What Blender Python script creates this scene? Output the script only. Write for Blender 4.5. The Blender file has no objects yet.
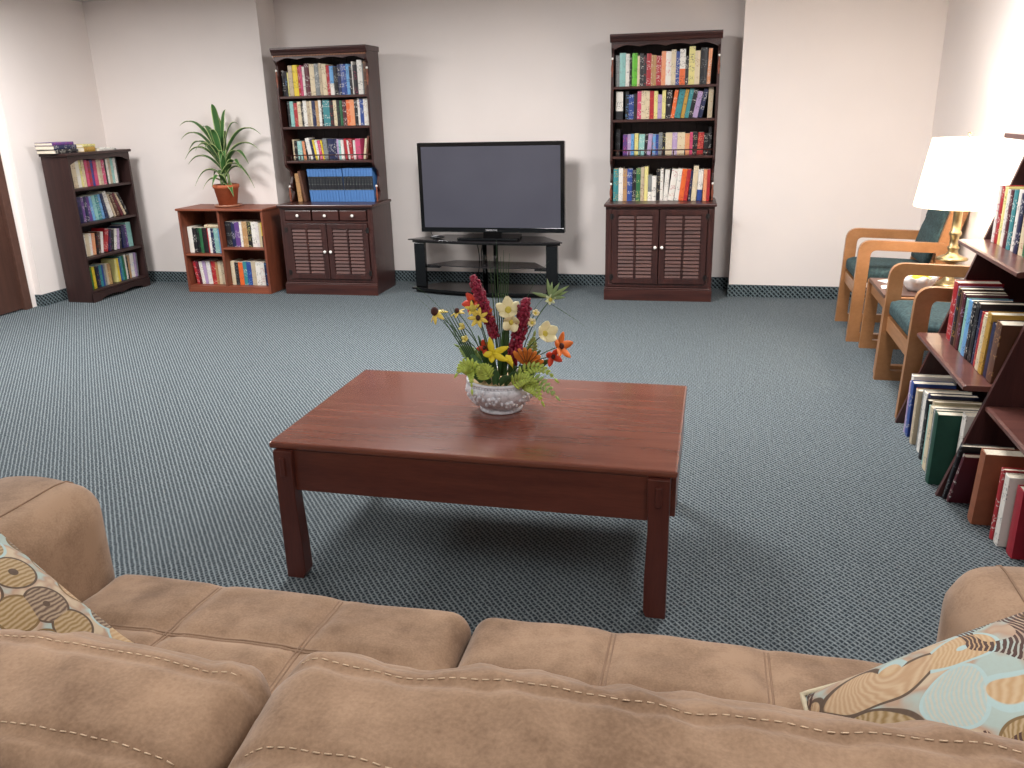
import bpy, bmesh, math, random
from mathutils import Vector, Matrix, noise
random.seed(7)
PI = math.pi
sc = bpy.context.scene
COL = sc.collection

# ------------------------------------------------------------------ camera
cd = bpy.data.cameras.new('camera'); cam = bpy.data.objects.new('camera', cd); COL.objects.link(cam)
yaw, pitch, roll = math.radians(13.79642776), math.radians(18.39881482), math.radians(-1.42048054)
fw = Vector((-math.sin(yaw)*math.cos(pitch), math.cos(yaw)*math.cos(pitch), -math.sin(pitch)))
r0 = Vector((math.cos(yaw), math.sin(yaw), 0)); u0 = r0.cross(fw)
rt = math.cos(roll)*r0 + math.sin(roll)*u0; up = -math.sin(roll)*r0 + math.cos(roll)*u0
m = Matrix((rt, up, -fw)).transposed().to_4x4(); m.translation = Vector((0, 0, 1.403))
cam.matrix_world = m
cd.sensor_fit = 'HORIZONTAL'; cd.sensor_width = 36.0; cd.lens = 825.8/1024*36.0
cd.clip_start = 0.02; cd.clip_end = 60
sc.camera = cam
# ------------------------------------------------------------------ world, lights, exposure
w = bpy.data.worlds.new('world'); sc.world = w; w.use_nodes = True
w.node_tree.nodes['Background'].inputs[0].default_value = (1.0, 0.97, 0.95, 1)
w.node_tree.nodes['Background'].inputs[1].default_value = 0.55
sc.view_settings.view_transform = 'Standard'; sc.view_settings.look = 'None'
sc.view_settings.gamma = 1.0; sc.view_settings.use_curve_mapping = False
sc.view_settings.exposure = 0.1
CEIL = 2.325
TROFFERS = [(-4.2, 4.2, 82), (-1.6, 4.3, 92), (0.65, 4.1, 57), (-3.4, 1.2, 20), (-1.0, 0.3, 17), (0.7, 0.8, 17)]
for (lx, ly, e) in TROFFERS:
    ld = bpy.data.lights.new('ceiling_light', 'AREA'); ld.shape = 'RECTANGLE'; ld.size = 0.55; ld.size_y = 0.9
    ld.energy = e; ld.color = (1.0, 0.985, 0.975)
    lo = bpy.data.objects.new('ceiling_light', ld); COL.objects.link(lo); lo.location = (lx, ly, CEIL-0.03)

# ------------------------------------------------------------------ materials
MATS = {}
def srgb(c):
    return tuple((v/255/12.92 if v/255 <= .04045 else ((v/255+.055)/1.055)**2.4) for v in c) + (1,)
def newmat(name):
    m = bpy.data.materials.new(name); m.use_nodes = True
    nt = m.node_tree; b = nt.nodes['Principled BSDF']
    return m, nt, b
def N(nt, t, **k):
    n = nt.nodes.new(t)
    for a, v in k.items(): setattr(n, a, v)
    return n
def mth(nt, op, a, b=None, c=None):
    n = N(nt, 'ShaderNodeMath', operation=op)
    for i, v in enumerate((a, b, c)):
        if v is None: continue
        if isinstance(v, (int, float)): n.inputs[i].default_value = v
        else: nt.links.new(v, n.inputs[i])
    return n.outputs[0]
def mixc(nt, f, a, b):
    n = N(nt, 'ShaderNodeMix', data_type='RGBA')
    if isinstance(f, (int, float)): n.inputs[0].default_value = f
    else: nt.links.new(f, n.inputs[0])
    for i, v in ((6, a), (7, b)):
        if isinstance(v, tuple): n.inputs[i].default_value = v
        else: nt.links.new(v, n.inputs[i])
    return n.outputs[2]
def coords(nt, scale=(1,1,1), kind='Object'):
    tc = N(nt, 'ShaderNodeTexCoord'); mp = N(nt, 'ShaderNodeMapping'); mp.inputs[3].default_value = scale
    nt.links.new(tc.outputs[kind], mp.inputs[0]); return mp.outputs[0]
def noisef(nt, vec, scale, detail=3, rough=.5):
    n = N(nt, 'ShaderNodeTexNoise'); n.inputs['Scale'].default_value = scale
    n.inputs['Detail'].default_value = detail; n.inputs['Roughness'].default_value = rough
    nt.links.new(vec, n.inputs['Vector']); return n.outputs[0]
def ramp(nt, f, stops):
    n = N(nt, 'ShaderNodeValToRGB'); e = n.color_ramp.elements
    e[0].position, e[0].color = stops[0]; e[1].position, e[1].color = stops[1]
    for p, c in stops[2:]:
        x = e.new(p); x.color = c
    nt.links.new(f, n.inputs[0]); return n.outputs[0]
def bump(nt, b, h, strength, dist=0.002):
    n = N(nt, 'ShaderNodeBump'); n.inputs['Strength'].default_value = strength; n.inputs['Distance'].default_value = dist
    nt.links.new(h, n.inputs['Height']); nt.links.new(n.outputs[0], b.inputs['Normal'])
def plain(name, c, rough=.5, metal=0, var=.12, nscale=25, bmp=0, spec=.5):
    if name in MATS: return MATS[name]
    m, nt, b = newmat(name)
    c = srgb(c)
    v = noisef(nt, coords(nt), nscale, 4)
    d = tuple(x*(1-var) for x in c[:3])+(1,); l = tuple(min(1, x*(1+var)) for x in c[:3])+(1,)
    nt.links.new(ramp(nt, v, [(.3, d), (.7, l)]), b.inputs['Base Color'])
    b.inputs['Roughness'].default_value = rough; b.inputs['Metallic'].default_value = metal
    b.inputs['Specular IOR Level'].default_value = spec
    if bmp: bump(nt, b, v, bmp)
    MATS[name] = m; return m
def wood(name, c1, c2, rough=.35, scale=(1, 14, 14), coat=0.0, kind='Object', fine=6):
    if name in MATS: return MATS[name]
    m, nt, b = newmat(name)
    v = coords(nt, scale, kind)
    a = noisef(nt, v, 2.2, 6, .6); f = noisef(nt, v, fine*4, 3, .6)
    s = mth(nt, 'ADD', mth(nt, 'MULTIPLY', a, .75), mth(nt, 'MULTIPLY', f, .25))
    nt.links.new(ramp(nt, s, [(.35, srgb(c1)), (.65, srgb(c2))]), b.inputs['Base Color'])
    b.inputs['Roughness'].default_value = rough
    b.inputs['Coat Weight'].default_value = coat; b.inputs['Coat Roughness'].default_value = .12
    bump(nt, b, f, .08, .001)
    MATS[name] = m; return m
M_wall = plain('wall_paint', (234, 225, 220), .85, var=.012, nscale=3, spec=.2)
M_ceil = plain('ceiling_paint', (205, 198, 192), .9, var=.02)
M_dark = wood('dark_wood', (40, 20, 19), (70, 37, 32), .36, (14, 14, 1.2), .15)
M_darkx = wood('dark_wood_across', (46, 22, 20), (76, 39, 32), .35, (1.2, 14, 14), .15)
M_back = wood('dark_back_panel', (34, 26, 28), (50, 38, 40), .6, (14, 14, 1))
M_book = wood('espresso_wood', (42, 26, 25), (58, 36, 33), .45, (14, 14, 1.2))
M_cub = wood('cherry_laminate', (112, 58, 40), (140, 76, 52), .45, (1.2, 12, 12))
M_cubd = wood('cherry_laminate_upright', (104, 54, 38), (130, 70, 48), .45, (12, 12, 1.2))
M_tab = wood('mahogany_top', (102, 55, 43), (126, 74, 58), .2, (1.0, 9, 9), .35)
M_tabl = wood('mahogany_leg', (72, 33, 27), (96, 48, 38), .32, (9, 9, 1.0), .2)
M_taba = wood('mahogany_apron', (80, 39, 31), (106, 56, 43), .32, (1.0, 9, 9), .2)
M_oak = wood('golden_oak', (144, 98, 60), (172, 122, 80), .38, (2, 16, 3), .15)
M_oak2 = wood('golden_oak_rail', (144, 98, 60), (170, 120, 80), .4, (16, 2, 16), .1)
M_lam = wood('walnut_laminate', (84, 60, 52), (102, 74, 64), .35, (8, 1, 8), .1)
M_af = wood('mahogany_shelf_board', (84, 50, 46), (108, 68, 60), .28, (10, 1.0, 10), .2)
M_afp = wood('mahogany_shelf_side', (58, 30, 29), (80, 45, 42), .4, (10, 10, 1.0), .1)
M_door = wood('brown_door', (66, 42, 34), (80, 52, 42), .5, (12, 12, 1))
M_doorf = plain('door_frame_paint', (86, 58, 48), .5)
M_knob = plain('white_porcelain', (240, 236, 228), .2, var=.02)
M_black = plain('black_metal', (16, 16, 18), .35, var=.1)
M_gloss = plain('gloss_black', (9, 9, 11), .12, var=.05)
M_brass = plain('brass', (178, 160, 120), .32, metal=1, var=.1)
M_hinge = plain('dark_hinge', (20, 16, 15), .5)
M_page = plain('book_pages', (222, 212, 192), .8, var=.12, nscale=160)
M_terra = plain('terracotta', (176, 92, 56), .7, var=.1)
M_soil = plain('potting_soil', (60, 44, 34), .95, var=.4, nscale=90)
M_white = plain('white_paper', (238, 234, 230), .6, var=.03)
M_stitch = plain('stitch_thread', (196, 170, 142), .8)
M_green = plain('stem_green', (52, 84, 44), .5, var=.2)
M_seam = plain('seam_piping', (138, 110, 88), .85)

def glass_top():
    m, nt, b = newmat('smoked_glass')
    b.inputs['Base Color'].default_value = srgb((46, 42, 44)); b.inputs['Roughness'].default_value = .08
    b.inputs['Transmission Weight'].default_value = .35; b.inputs['IOR'].default_value = 1.45
    return m
M_glass = glass_top()
def screen():
    m, nt, b = newmat('tv_screen')
    v = noisef(nt, coords(nt), 1.5, 2)
    nt.links.new(ramp(nt, v, [(.3, srgb((72, 72, 82))), (.7, srgb((80, 80, 90)))]), b.inputs['Base Color'])
    b.inputs['Roughness'].default_value = .16; b.inputs['Specular IOR Level'].default_value = .35
    return m
M_screen = screen()
def carpet(name, dark, light, per=.0225, ang=50, flat=False, amt=1.0):
    m, nt, b = newmat(name)
    tc = N(nt, 'ShaderNodeTexCoord'); sx = N(nt, 'ShaderNodeSeparateXYZ')
    wn = N(nt, 'ShaderNodeTexNoise'); wn.inputs['Scale'].default_value = 60; wn.inputs['Detail'].default_value = 1
    nt.links.new(tc.outputs['Object'], wn.inputs['Vector'])
    off = N(nt, 'ShaderNodeVectorMath', operation='SCALE'); off.inputs['Scale'].default_value = .009
    nt.links.new(wn.outputs[1], off.inputs[0])
    ad = N(nt, 'ShaderNodeVectorMath', operation='ADD'); nt.links.new(tc.outputs['Object'], ad.inputs[0]); nt.links.new(off.outputs[0], ad.inputs[1])
    nt.links.new(ad.outputs[0], sx.inputs[0])
    X = mth(nt, 'ADD', sx.outputs[0], 0 if not flat else sx.outputs[1]); Y = sx.outputs[2] if flat else sx.outputs[1]
    k = PI/per; t = math.tan(math.radians(90-ang))
    A = mth(nt, 'MULTIPLY', mth(nt, 'ADD', X, mth(nt, 'MULTIPLY', Y, t)), k)
    B = mth(nt, 'MULTIPLY', mth(nt, 'SUBTRACT', X, mth(nt, 'MULTIPLY', Y, t)), k)
    def ridge(v, p): return mth(nt, 'POWER', mth(nt, 'ABSOLUTE', mth(nt, 'COSINE', v)), p)
    n1 = noisef(nt, tc.outputs['Object'], 95, 3, .7)
    a = ridge(A, 3.5); bb = ridge(B, 5)
    # the ridges are broken where the two families cross
    h = mth(nt, 'MAXIMUM', a, mth(nt, 'MULTIPLY', bb, .72))
    f = mth(nt, 'MULTIPLY', h, mth(nt, 'ADD', .2, mth(nt, 'MULTIPLY', n1, 1.35)))
    n2 = noisef(nt, tc.outputs['Object'], 420, 2)
    f = mth(nt, 'ADD', mth(nt, 'MULTIPLY', f, .86), mth(nt, 'MULTIPLY', mth(nt, 'SUBTRACT', n2, .5), .9))
    nt.links.new(ramp(nt, f, [(.08, srgb(dark)), (.85, srgb(light))]), b.inputs['Base Color'])
    b.inputs['Roughness'].default_value = .95; b.inputs['Specular IOR Level'].default_value = .15
    bump(nt, b, f, .6*amt, .004)
    return m
M_carpet = carpet('loop_carpet', (42, 51, 58), (136, 145, 148), per=.0198)
M_base = carpet('carpet_baseboard', (16, 22, 28), (120, 134, 138), per=.034, ang=45, flat=True)
def suede(name, c, c2):
    m, nt, b = newmat(name)
    v = coords(nt)
    a = noisef(nt, v, 6.5, 6, .62); f = noisef(nt, v, 240, 2)
    s = mth(nt, 'ADD', mth(nt, 'MULTIPLY', a, .8), mth(nt, 'MULTIPLY', f, .2))
    nt.links.new(ramp(nt, s, [(.36, srgb(c)), (.62, srgb(c2))]), b.inputs['Base Color'])
    b.inputs['Roughness'].default_value = .9; b.inputs['Specular IOR Level'].default_value = .15
    b.inputs['Sheen Weight'].default_value = .25; b.inputs['Sheen Roughness'].default_value = .4
    bump(nt, b, f, .25, .001)
    return m
M_suede = suede('tan_microsuede', (120, 95, 75), (166, 137, 112))
def teal():
    m, nt, b = newmat('teal_upholstery')
    v = coords(nt); a = N(nt, 'ShaderNodeTexVoronoi'); a.inputs['Scale'].default_value = 70; nt.links.new(v, a.inputs['Vector'])
    f = noisef(nt, v, 60, 3)
    s = mth(nt, 'ADD', mth(nt, 'MULTIPLY', a.outputs[0], .5), mth(nt, 'MULTIPLY', f, .6))
    nt.links.new(ramp(nt, s, [(.3, srgb((24, 42, 46))), (.75, srgb((54, 78, 80)))]), b.inputs['Base Color'])
    b.inputs['Roughness'].default_value = .9
    bump(nt, b, s, .3, .002)
    return m
M_teal = teal()
def pillow_mat(name, scale, seed, warp=0):
    m, nt, b = newmat(name)
    tc = N(nt, 'ShaderNodeTexCoord'); mp = N(nt, 'ShaderNodeMapping'); nt.links.new(tc.outputs['Object'], mp.inputs[0])
    mp.inputs[1].default_value = (seed, seed*.7, 0); mp.inputs[3].default_value = (1, 1.0, 0)
    v = N(nt, 'ShaderNodeTexVoronoi'); v.inputs['Scale'].default_value = scale; v.inputs['Randomness'].default_value = .35
    wt = N(nt, 'ShaderNodeTexNoise'); wt.inputs['Scale'].default_value = 5; wt.inputs['Detail'].default_value = 1; nt.links.new(mp.outputs[0], wt.inputs['Vector'])
    ws = N(nt, 'ShaderNodeVectorMath', operation='SCALE'); ws.inputs['Scale'].default_value = warp; nt.links.new(wt.outputs[1], ws.inputs[0])
    wa = N(nt, 'ShaderNodeVectorMath', operation='ADD'); nt.links.new(mp.outputs[0], wa.inputs[0]); nt.links.new(ws.outputs[0], wa.inputs[1])
    nt.links.new(wa.outputs[0], v.inputs['Vector'])
    sp = N(nt, 'ShaderNodeSeparateColor'); nt.links.new(v.outputs['Color'], sp.inputs[0])
    rnd = sp.outputs[0]; rnd2 = sp.outputs[1]; d = v.outputs['Distance']
    def step(e0, e1, s):  # 1 when s<edge
        n = N(nt, 'ShaderNodeMapRange'); n.inputs[1].default_value = e0; n.inputs[2].default_value = e1
        n.inputs[3].default_value = 1; n.inputs[4].default_value = 0; nt.links.new(s, n.inputs[0]); return n.outputs[0]
    thr = noisef(nt, mp.outputs[0], 160, 2)
    wv = N(nt, 'ShaderNodeTexWave'); wv.inputs['Scale'].default_value = 42; wv.inputs['Distortion'].default_value = 4
    nt.links.new(wa.outputs[0], wv.inputs['Vector'])
    disc = N(nt, 'ShaderNodeValToRGB'); disc.color_ramp.interpolation = 'CONSTANT'
    e = disc.color_ramp.elements
    e[0].position = 0; e[0].color = srgb((180, 146, 104)); e[1].position = .25; e[1].color = srgb((132, 104, 56))
    for p, c in ((.42, (160, 184, 184)), (.58, (176, 142, 106)), (.76, (78, 52, 40))):
        x = e.new(p); x.color = srgb(c)
    nt.links.new(rnd, disc.inputs[0])
    rim = N(nt, 'ShaderNodeValToRGB'); rim.color_ramp.interpolation = 'CONSTANT'
    e = rim.color_ramp.elements
    e[0].position = 0; e[0].color = srgb((70, 50, 36)); e[1].position = .4; e[1].color = srgb((164, 190, 190)); x = e.new(.7); x.color = srgb((110, 84, 44))
    nt.links.new(rnd2, rim.inputs[0])
    bg = ramp(nt, noisef(nt, mp.outputs[0], scale*1.3, 2), [(.42, srgb((190, 172, 146))), (.5, srgb((168, 138, 116))), (.58, srgb((160, 178, 172)))])
    disc2 = mixc(nt, mth(nt, 'MULTIPLY', wv.outputs[1], .5), disc.outputs[0], srgb((206, 184, 152)))
    c = mixc(nt, step(.56, .57, d), bg, rim.outputs[0])
    c = mixc(nt, step(.505, .515, d), c, disc2)
    c = mixc(nt, step(.12, .13, d), c, rim.outputs[0])
    c = mixc(nt, mth(nt, 'MULTIPLY', thr, .2), c, srgb((150, 128, 100)))
    if warp:
        k1 = noisef(nt, wa.outputs[0], 6, 1)
        st = mth(nt, 'MULTIPLY', mth(nt, 'GREATER_THAN', k1, .53), mth(nt, 'LESS_THAN', k1, .60))
        sk = mth(nt, 'MULTIPLY', st, mth(nt, 'GREATER_THAN', wv.outputs[1], .3))
        c = mixc(nt, sk, c, srgb((70, 44, 36)))
        k2 = noisef(nt, wa.outputs[0], 3.5, 0)
        c = mixc(nt, mth(nt, 'MULTIPLY', mth(nt, 'GREATER_THAN', k2, .58), mth(nt, 'GREATER_THAN', wv.outputs[1], .55)), c, srgb((132, 98, 46)))
    nt.links.new(c, b.inputs['Base Color']); b.inputs['Roughness'].default_value = .75
    bump(nt, b, thr, .2, .001)
    return m
M_pilL = pillow_mat('circle_tapestry', 15, .3)
M_pilR = pillow_mat('leaf_tapestry', 9, 1.7, .22)

BC = dict(black=(26, 25, 30), white=(226, 222, 214), cream=(216, 200, 168), grey=(128, 132, 132), red=(168, 36, 44), maroon=(84, 26, 38),
          yellow=(226, 198, 52), pale=(222, 212, 138), green=(44, 104, 66), lime=(98, 186, 42), teal=(56, 132, 138), aqua=(140, 190, 184),
          blue=(42, 70, 140), navy=(28, 36, 74), sky=(104, 158, 206), orange=(222, 104, 48), peach=(222, 150, 108), pink=(204, 76, 116),
          purple=(96, 62, 128), lilac=(176, 152, 190), brown=(92, 60, 44), tan=(176, 136, 92), beige=(190, 174, 148), gold=(186, 146, 62))
def bookmat(c1, c2=None, split=None):
    key = 'book_%s_%s_%s' % (c1, c2, split)
    if key in MATS: return MATS[key]
    m, nt, b = newmat(key)
    rgb = BC[c1]; lum = sum(rgb)/3
    mark = (srgb((232, 226, 212)) if lum < 120 else srgb((54, 44, 48)))
    if c2 and split is None: mark = srgb(BC[c2])
    tc = N(nt, 'ShaderNodeTexCoord'); oi = N(nt, 'ShaderNodeObjectInfo'); s = N(nt, 'ShaderNodeSeparateXYZ')
    nt.links.new(tc.outputs['Object'], s.inputs[0])
    z = s.outputs[2]; R = oi.outputs['Random']
    base = srgb(rgb)
    base = mixc(nt, mth(nt, 'MULTIPLY', R, .18), base, tuple(x*.6 for x in base[:3])+(1,))
    if split is not None: base = mixc(nt, mth(nt, 'LESS_THAN', z, split), base, srgb(BC[c2]))
    cb = N(nt, 'ShaderNodeCombineXYZ')
    nt.links.new(mth(nt, 'MULTIPLY', s.outputs[0], 130), cb.inputs[0]); nt.links.new(mth(nt, 'MULTIPLY', s.outputs[1], 40), cb.inputs[1])
    nt.links.new(mth(nt, 'ADD', mth(nt, 'MULTIPLY', z, 110), mth(nt, 'MULTIPLY', R, 97)), cb.inputs[2])
    t = noisef(nt, cb.outputs[0], 1, 1)
    zz = mth(nt, 'ADD', mth(nt, 'MULTIPLY', z, 17), mth(nt, 'MULTIPLY', R, 40))
    band = N(nt, 'ShaderNodeTexNoise', noise_dimensions='1D'); band.inputs['Scale'].default_value = 1; band.inputs['Detail'].default_value = 0
    nt.links.new(zz, band.inputs['W'])
    f = mth(nt, 'MULTIPLY', mth(nt, 'GREATER_THAN', t, .58), mth(nt, 'GREATER_THAN', band.outputs[0], .5))
    f = mth(nt, 'MULTIPLY', f, mth(nt, 'LESS_THAN', s.outputs[1], .004))
    nt.links.new(mixc(nt, mth(nt, 'MULTIPLY', f, .7), base, mark), b.inputs['Base Color'])
    b.inputs['Roughness'].default_value = .38
    MATS[key] = m; return m
def bluevol():
    m, nt, b = newmat('encyclopedia_cloth')
    tc = N(nt, 'ShaderNodeTexCoord'); s = N(nt, 'ShaderNodeSeparateXYZ'); nt.links.new(tc.outputs['Object'], s.inputs[0])
    z = s.outputs[2]; y = s.outputs[1]
    band = mth(nt, 'MULTIPLY', mth(nt, 'GREATER_THAN', z, .092), mth(nt, 'LESS_THAN', z, .2))
    band = mth(nt, 'MULTIPLY', band, mth(nt, 'LESS_THAN', y, .006))
    t = noisef(nt, coords(nt, (160, 30, 90)), 1, 1)
    c = mixc(nt, band, srgb((72, 118, 176)), srgb((20, 24, 32)))
    mk = mth(nt, 'MULTIPLY', mth(nt, 'MULTIPLY', band, mth(nt, 'GREATER_THAN', t, .66)), .7)
    c = mixc(nt, mk, c, srgb((186, 190, 180)))
    nt.links.new(c, b.inputs['Base Color']); b.inputs['Roughness'].default_value = .5
    return m
M_blue = bluevol()

# ------------------------------------------------------------------ mesh helpers
def box(bm, x0, x1, y0, y1, z0, z1, mi=0, M=None):
    vs = [bm.verts.new((x, y, z)) for x in (x0, x1) for y in (y0, y1) for z in (z0, z1)]
    fs = []
    for q in ((0, 1, 3, 2), (4, 6, 7, 5), (0, 4, 5, 1), (2, 3, 7, 6), (0, 2, 6, 4), (1, 5, 7, 3)):
        f = bm.faces.new([vs[i] for i in q]); f.material_index = mi; fs.append(f)
    if M is not None: bmesh.ops.transform(bm, matrix=M, verts=vs)
    return vs
def prism(bm, pts, axis, a0, a1, mi=0):
    def mk(p, a):
        return {'x': (a, p[0], p[1]), 'y': (p[0], a, p[1]), 'z': (p[0], p[1], a)}[axis]
    A = [bm.verts.new(mk(p, a0)) for p in pts]; B = [bm.verts.new(mk(p, a1)) for p in pts]
    n = len(pts)
    fs = [bm.faces.new(A), bm.faces.new(B[::-1])]
    for i in range(n): fs.append(bm.faces.new((A[i], B[i], B[(i+1) % n], A[(i+1) % n])))
    for f in fs: f.material_index = mi
    bmesh.ops.recalc_face_normals(bm, faces=fs)
    bmesh.ops.triangulate(bm, faces=fs[:2])
def lathe(bm, prof, n=32, c=(0, 0, 0), mi=0, cap=True, sx=1, sy=1):
    rings = []
    for r, z in prof:
        rings.append([bm.verts.new((c[0]+sx*r*math.cos(2*PI*i/n), c[1]+sy*r*math.sin(2*PI*i/n), c[2]+z)) for i in range(n)])
    fs = []
    for a, b_ in zip(rings, rings[1:]):
        for i in range(n): fs.append(bm.faces.new((a[i], a[(i+1) % n], b_[(i+1) % n], b_[i])))
    if cap:
        fs.append(bm.faces.new(rings[0][::-1])); fs.append(bm.faces.new(rings[-1]))
    for f in fs: f.material_index = mi; f.smooth = True
    bmesh.ops.recalc_face_normals(bm, faces=fs)
def tube(bm, pts, rad, n=8, mi=0):
    pts = [Vector(p) for p in pts]; rings = []
    for i, p in enumerate(pts):
        d = (pts[min(i+1, len(pts)-1)]-pts[max(i-1, 0)])
        if d.length < 1e-9: d = Vector((0, 0, 1))
        d.normalize()
        a = d.orthogonal().normalized() if i == 0 else (rings_a - d*rings_a.dot(d)).normalized()
        rings_a = a; b_ = d.cross(a)
        r = rad[i] if isinstance(rad, (list, tuple)) else rad
        rings.append([bm.verts.new(p+a*r*math.cos(2*PI*k/n)+b_*r*math.sin(2*PI*k/n)) for k in range(n)])
    for a, b_ in zip(rings, rings[1:]):
        for k in range(n):
            f = bm.faces.new((a[k], a[(k+1) % n], b_[(k+1) % n], b_[k])); f.smooth = True; f.material_index = mi
    bm.faces.new(rings[0][::-1]).material_index = mi; bm.faces.new(rings[-1]).material_index = mi
def sphere(bm, c, r, s=(1, 1, 1), seg=12, mi=0):
    M = Matrix.Translation(Vector(c)) @ Matrix.Diagonal((s[0], s[1], s[2], 1))
    g = bmesh.ops.create_uvsphere(bm, u_segments=seg, v_segments=max(6, seg*2//3), radius=r, matrix=M)
    for v in g['verts']:
        for f in v.link_faces: f.smooth = True; f.material_index = mi
def strip(bm, pts, widths, side, mi=0, fold=0.0, thick=.0006):
    """a leaf or petal: a thin solid strip along pts; side = sideways vector(s)"""
    pts = [Vector(p) for p in pts]; L = []
    for i, p in enumerate(pts):
        s = side[i] if isinstance(side, list) else side
        s = Vector(s).normalized(); d = (pts[min(i+1, len(pts)-1)]-pts[max(i-1, 0)]).normalized()
        nrm = s.cross(d).normalized(); wd = widths[i]
        row = []
        for k in (-1, 0, 1):
            row.append(p+s*wd*k*.5+nrm*(fold*wd*abs(k)))
        L.append([bm.verts.new(q+nrm*thick) for q in row]+[bm.verts.new(q-nrm*thick) for q in row[::-1]])
    for a, b_ in zip(L, L[1:]):
        for k in range(6):
            f = bm.faces.new((a[k], a[(k+1) % 6], b_[(k+1) % 6], b_[k])); f.smooth = True; f.material_index = mi
    bm.faces.new(L[0][::-1]).material_index = mi; bm.faces.new(L[-1]).material_index = mi
def bez(a, b_, c, n=8):
    a, b_, c = Vector(a), Vector(b_), Vector(c)
    return [a*(1-t)**2+b_*2*t*(1-t)+c*t*t for t in [i/n for i in range(n+1)]]
def obj(name, bm, mats, parent=None, bevel=0, M=None, smooth=False, subsurf=0):
    me = bpy.data.meshes.new(name); bm.to_mesh(me); bm.free()
    if not isinstance(mats, (list, tuple)): mats = [mats]
    for mm in mats: me.materials.append(mm)
    o = bpy.data.objects.new(name, me); COL.objects.link(o)
    if smooth:
        for p in me.polygons: p.use_smooth = True
    if parent: o.parent = parent
    if M is not None: o.matrix_world = M if not parent else M
    if bevel:
        md = o.modifiers.new('bevel', 'BEVEL'); md.width = bevel; md.segments = 2; md.limit_method = 'ANGLE'
    if subsurf:
        md = o.modifiers.new('sub', 'SUBSURF'); md.levels = subsurf; md.render_levels = subsurf
    return o
def BM(): return bmesh.new()
def tag(o, label=None, cat=None, group=None, kind=None):
    if label: o['label'] = label
    if cat: o['category'] = cat
    if group: o['group'] = group
    if kind: o['kind'] = kind
    return o
def thing(name, label, cat, loc=(0, 0, 0), rz=0, group=None):
    o = bpy.data.objects.new(name, None); COL.objects.link(o); o.location = loc; o.rotation_euler = (0, 0, rz)
    o.empty_display_size = .1
    return tag(o, label, cat, group)
def bx(name, b, mat, parent=None, bevel=.002, **k):
    bm = BM(); box(bm, *b); return obj(name, bm, mat, parent, bevel, **k)
def TR(x, y, z, rz=0): return Matrix.Translation((x, y, z)) @ Matrix.Rotation(rz, 4, 'Z')

# ------------------------------------------------------------------ the room
XL, XR, YB, YR, YF = -5.15, 1.435, 6.44, 6.72, -1.6
XP, XQ = -3.574, 0.144          # recess between x = XP and x = XQ
def struct(name, boxes, mat, bevel=0):
    bm = BM()
    for b in boxes: box(bm, *b)
    o = obj(name, bm, mat, None, bevel); o['kind'] = 'structure'; return o
struct('floor', [(-5.6, 1.7, -1.8, 7.1, -.06, 0)], M_carpet)
struct('ceiling', [(-5.6, 1.7, -1.8, 7.1, CEIL, CEIL+.06)], M_ceil)
struct('wall_left', [(XL-.3, XL, 5.40, YB+.5, 0, CEIL)], M_wall)
struct('wall_left_front', [(XL-.3, XL-.06, 5.335, 5.40, 0, CEIL), (XL-.3, XL-.06, YF, 4.18, 0, CEIL), (XL-.3, XL-.06, 4.18, 5.335, 2.12, CEIL)], M_wall)
struct('wall_back_left', [(XL, XP, YB, 7.0, 0, CEIL)], M_wall)
struct('wall_back', [(XP, XQ, YR, 7.0, 0, CEIL)], M_wall)
struct('wall_back_right', [(XQ, XR+.2, YB, 7.0, 0, CEIL)], M_wall)
struct('wall_right', [(XR, XR+.2, YF, YB, 0, CEIL)], M_wall)
struct('wall_front', [(-5.6, 1.7, YF-.2, YF, 0, CEIL)], M_wall)
BH, BT = .094, .008
struct('baseboard_left', [(XL, XL+BT, 5.40-BT, YB, 0, BH), (XL-.06, XL, 5.40-BT, 5.40, 0, BH)], M_base)
struct('baseboard_back_left', [(XL+BT, XP+BT, YB-BT, YB, 0, BH), (XP, XP+BT, YB, YR, 0, BH)], M_base)
struct('baseboard_back', [(XP+BT, XQ-BT, YR-BT, YR, 0, BH)], M_base)
struct('baseboard_back_right', [(XQ-BT, XR-BT, YB-BT, YB, 0, BH), (XQ-BT, XQ, YB, YR, 0, BH)], M_base)
struct('baseboard_right', [(XR-BT, XR, YF, YB, 0, BH)], M_base)
d = struct('door_1', [(XL-.115, XL-.075, 4.26, 5.265, .01, 2.04)], M_door, .002)
f = bx('door_frame', (XL-.11, XL-.045, 5.265, 5.335, 0, 2.12), M_doorf, d, .004)
bm = BM(); box(bm, XL-.11, XL-.045, 4.18, 4.25, 0, 2.12); box(bm, XL-.11, XL-.045, 4.25, 5.265, 2.05, 2.12)
obj('door_frame', bm, M_doorf, d, .004)
bm = BM(); tube(bm, [(XL-.075, 4.34, 1.0), (XL-.03, 4.34, 1.0)], .012); sphere(bm, (XL-.02, 4.34, 1.0), .028)
obj('door_knob', bm, M_brass, d)

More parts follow.
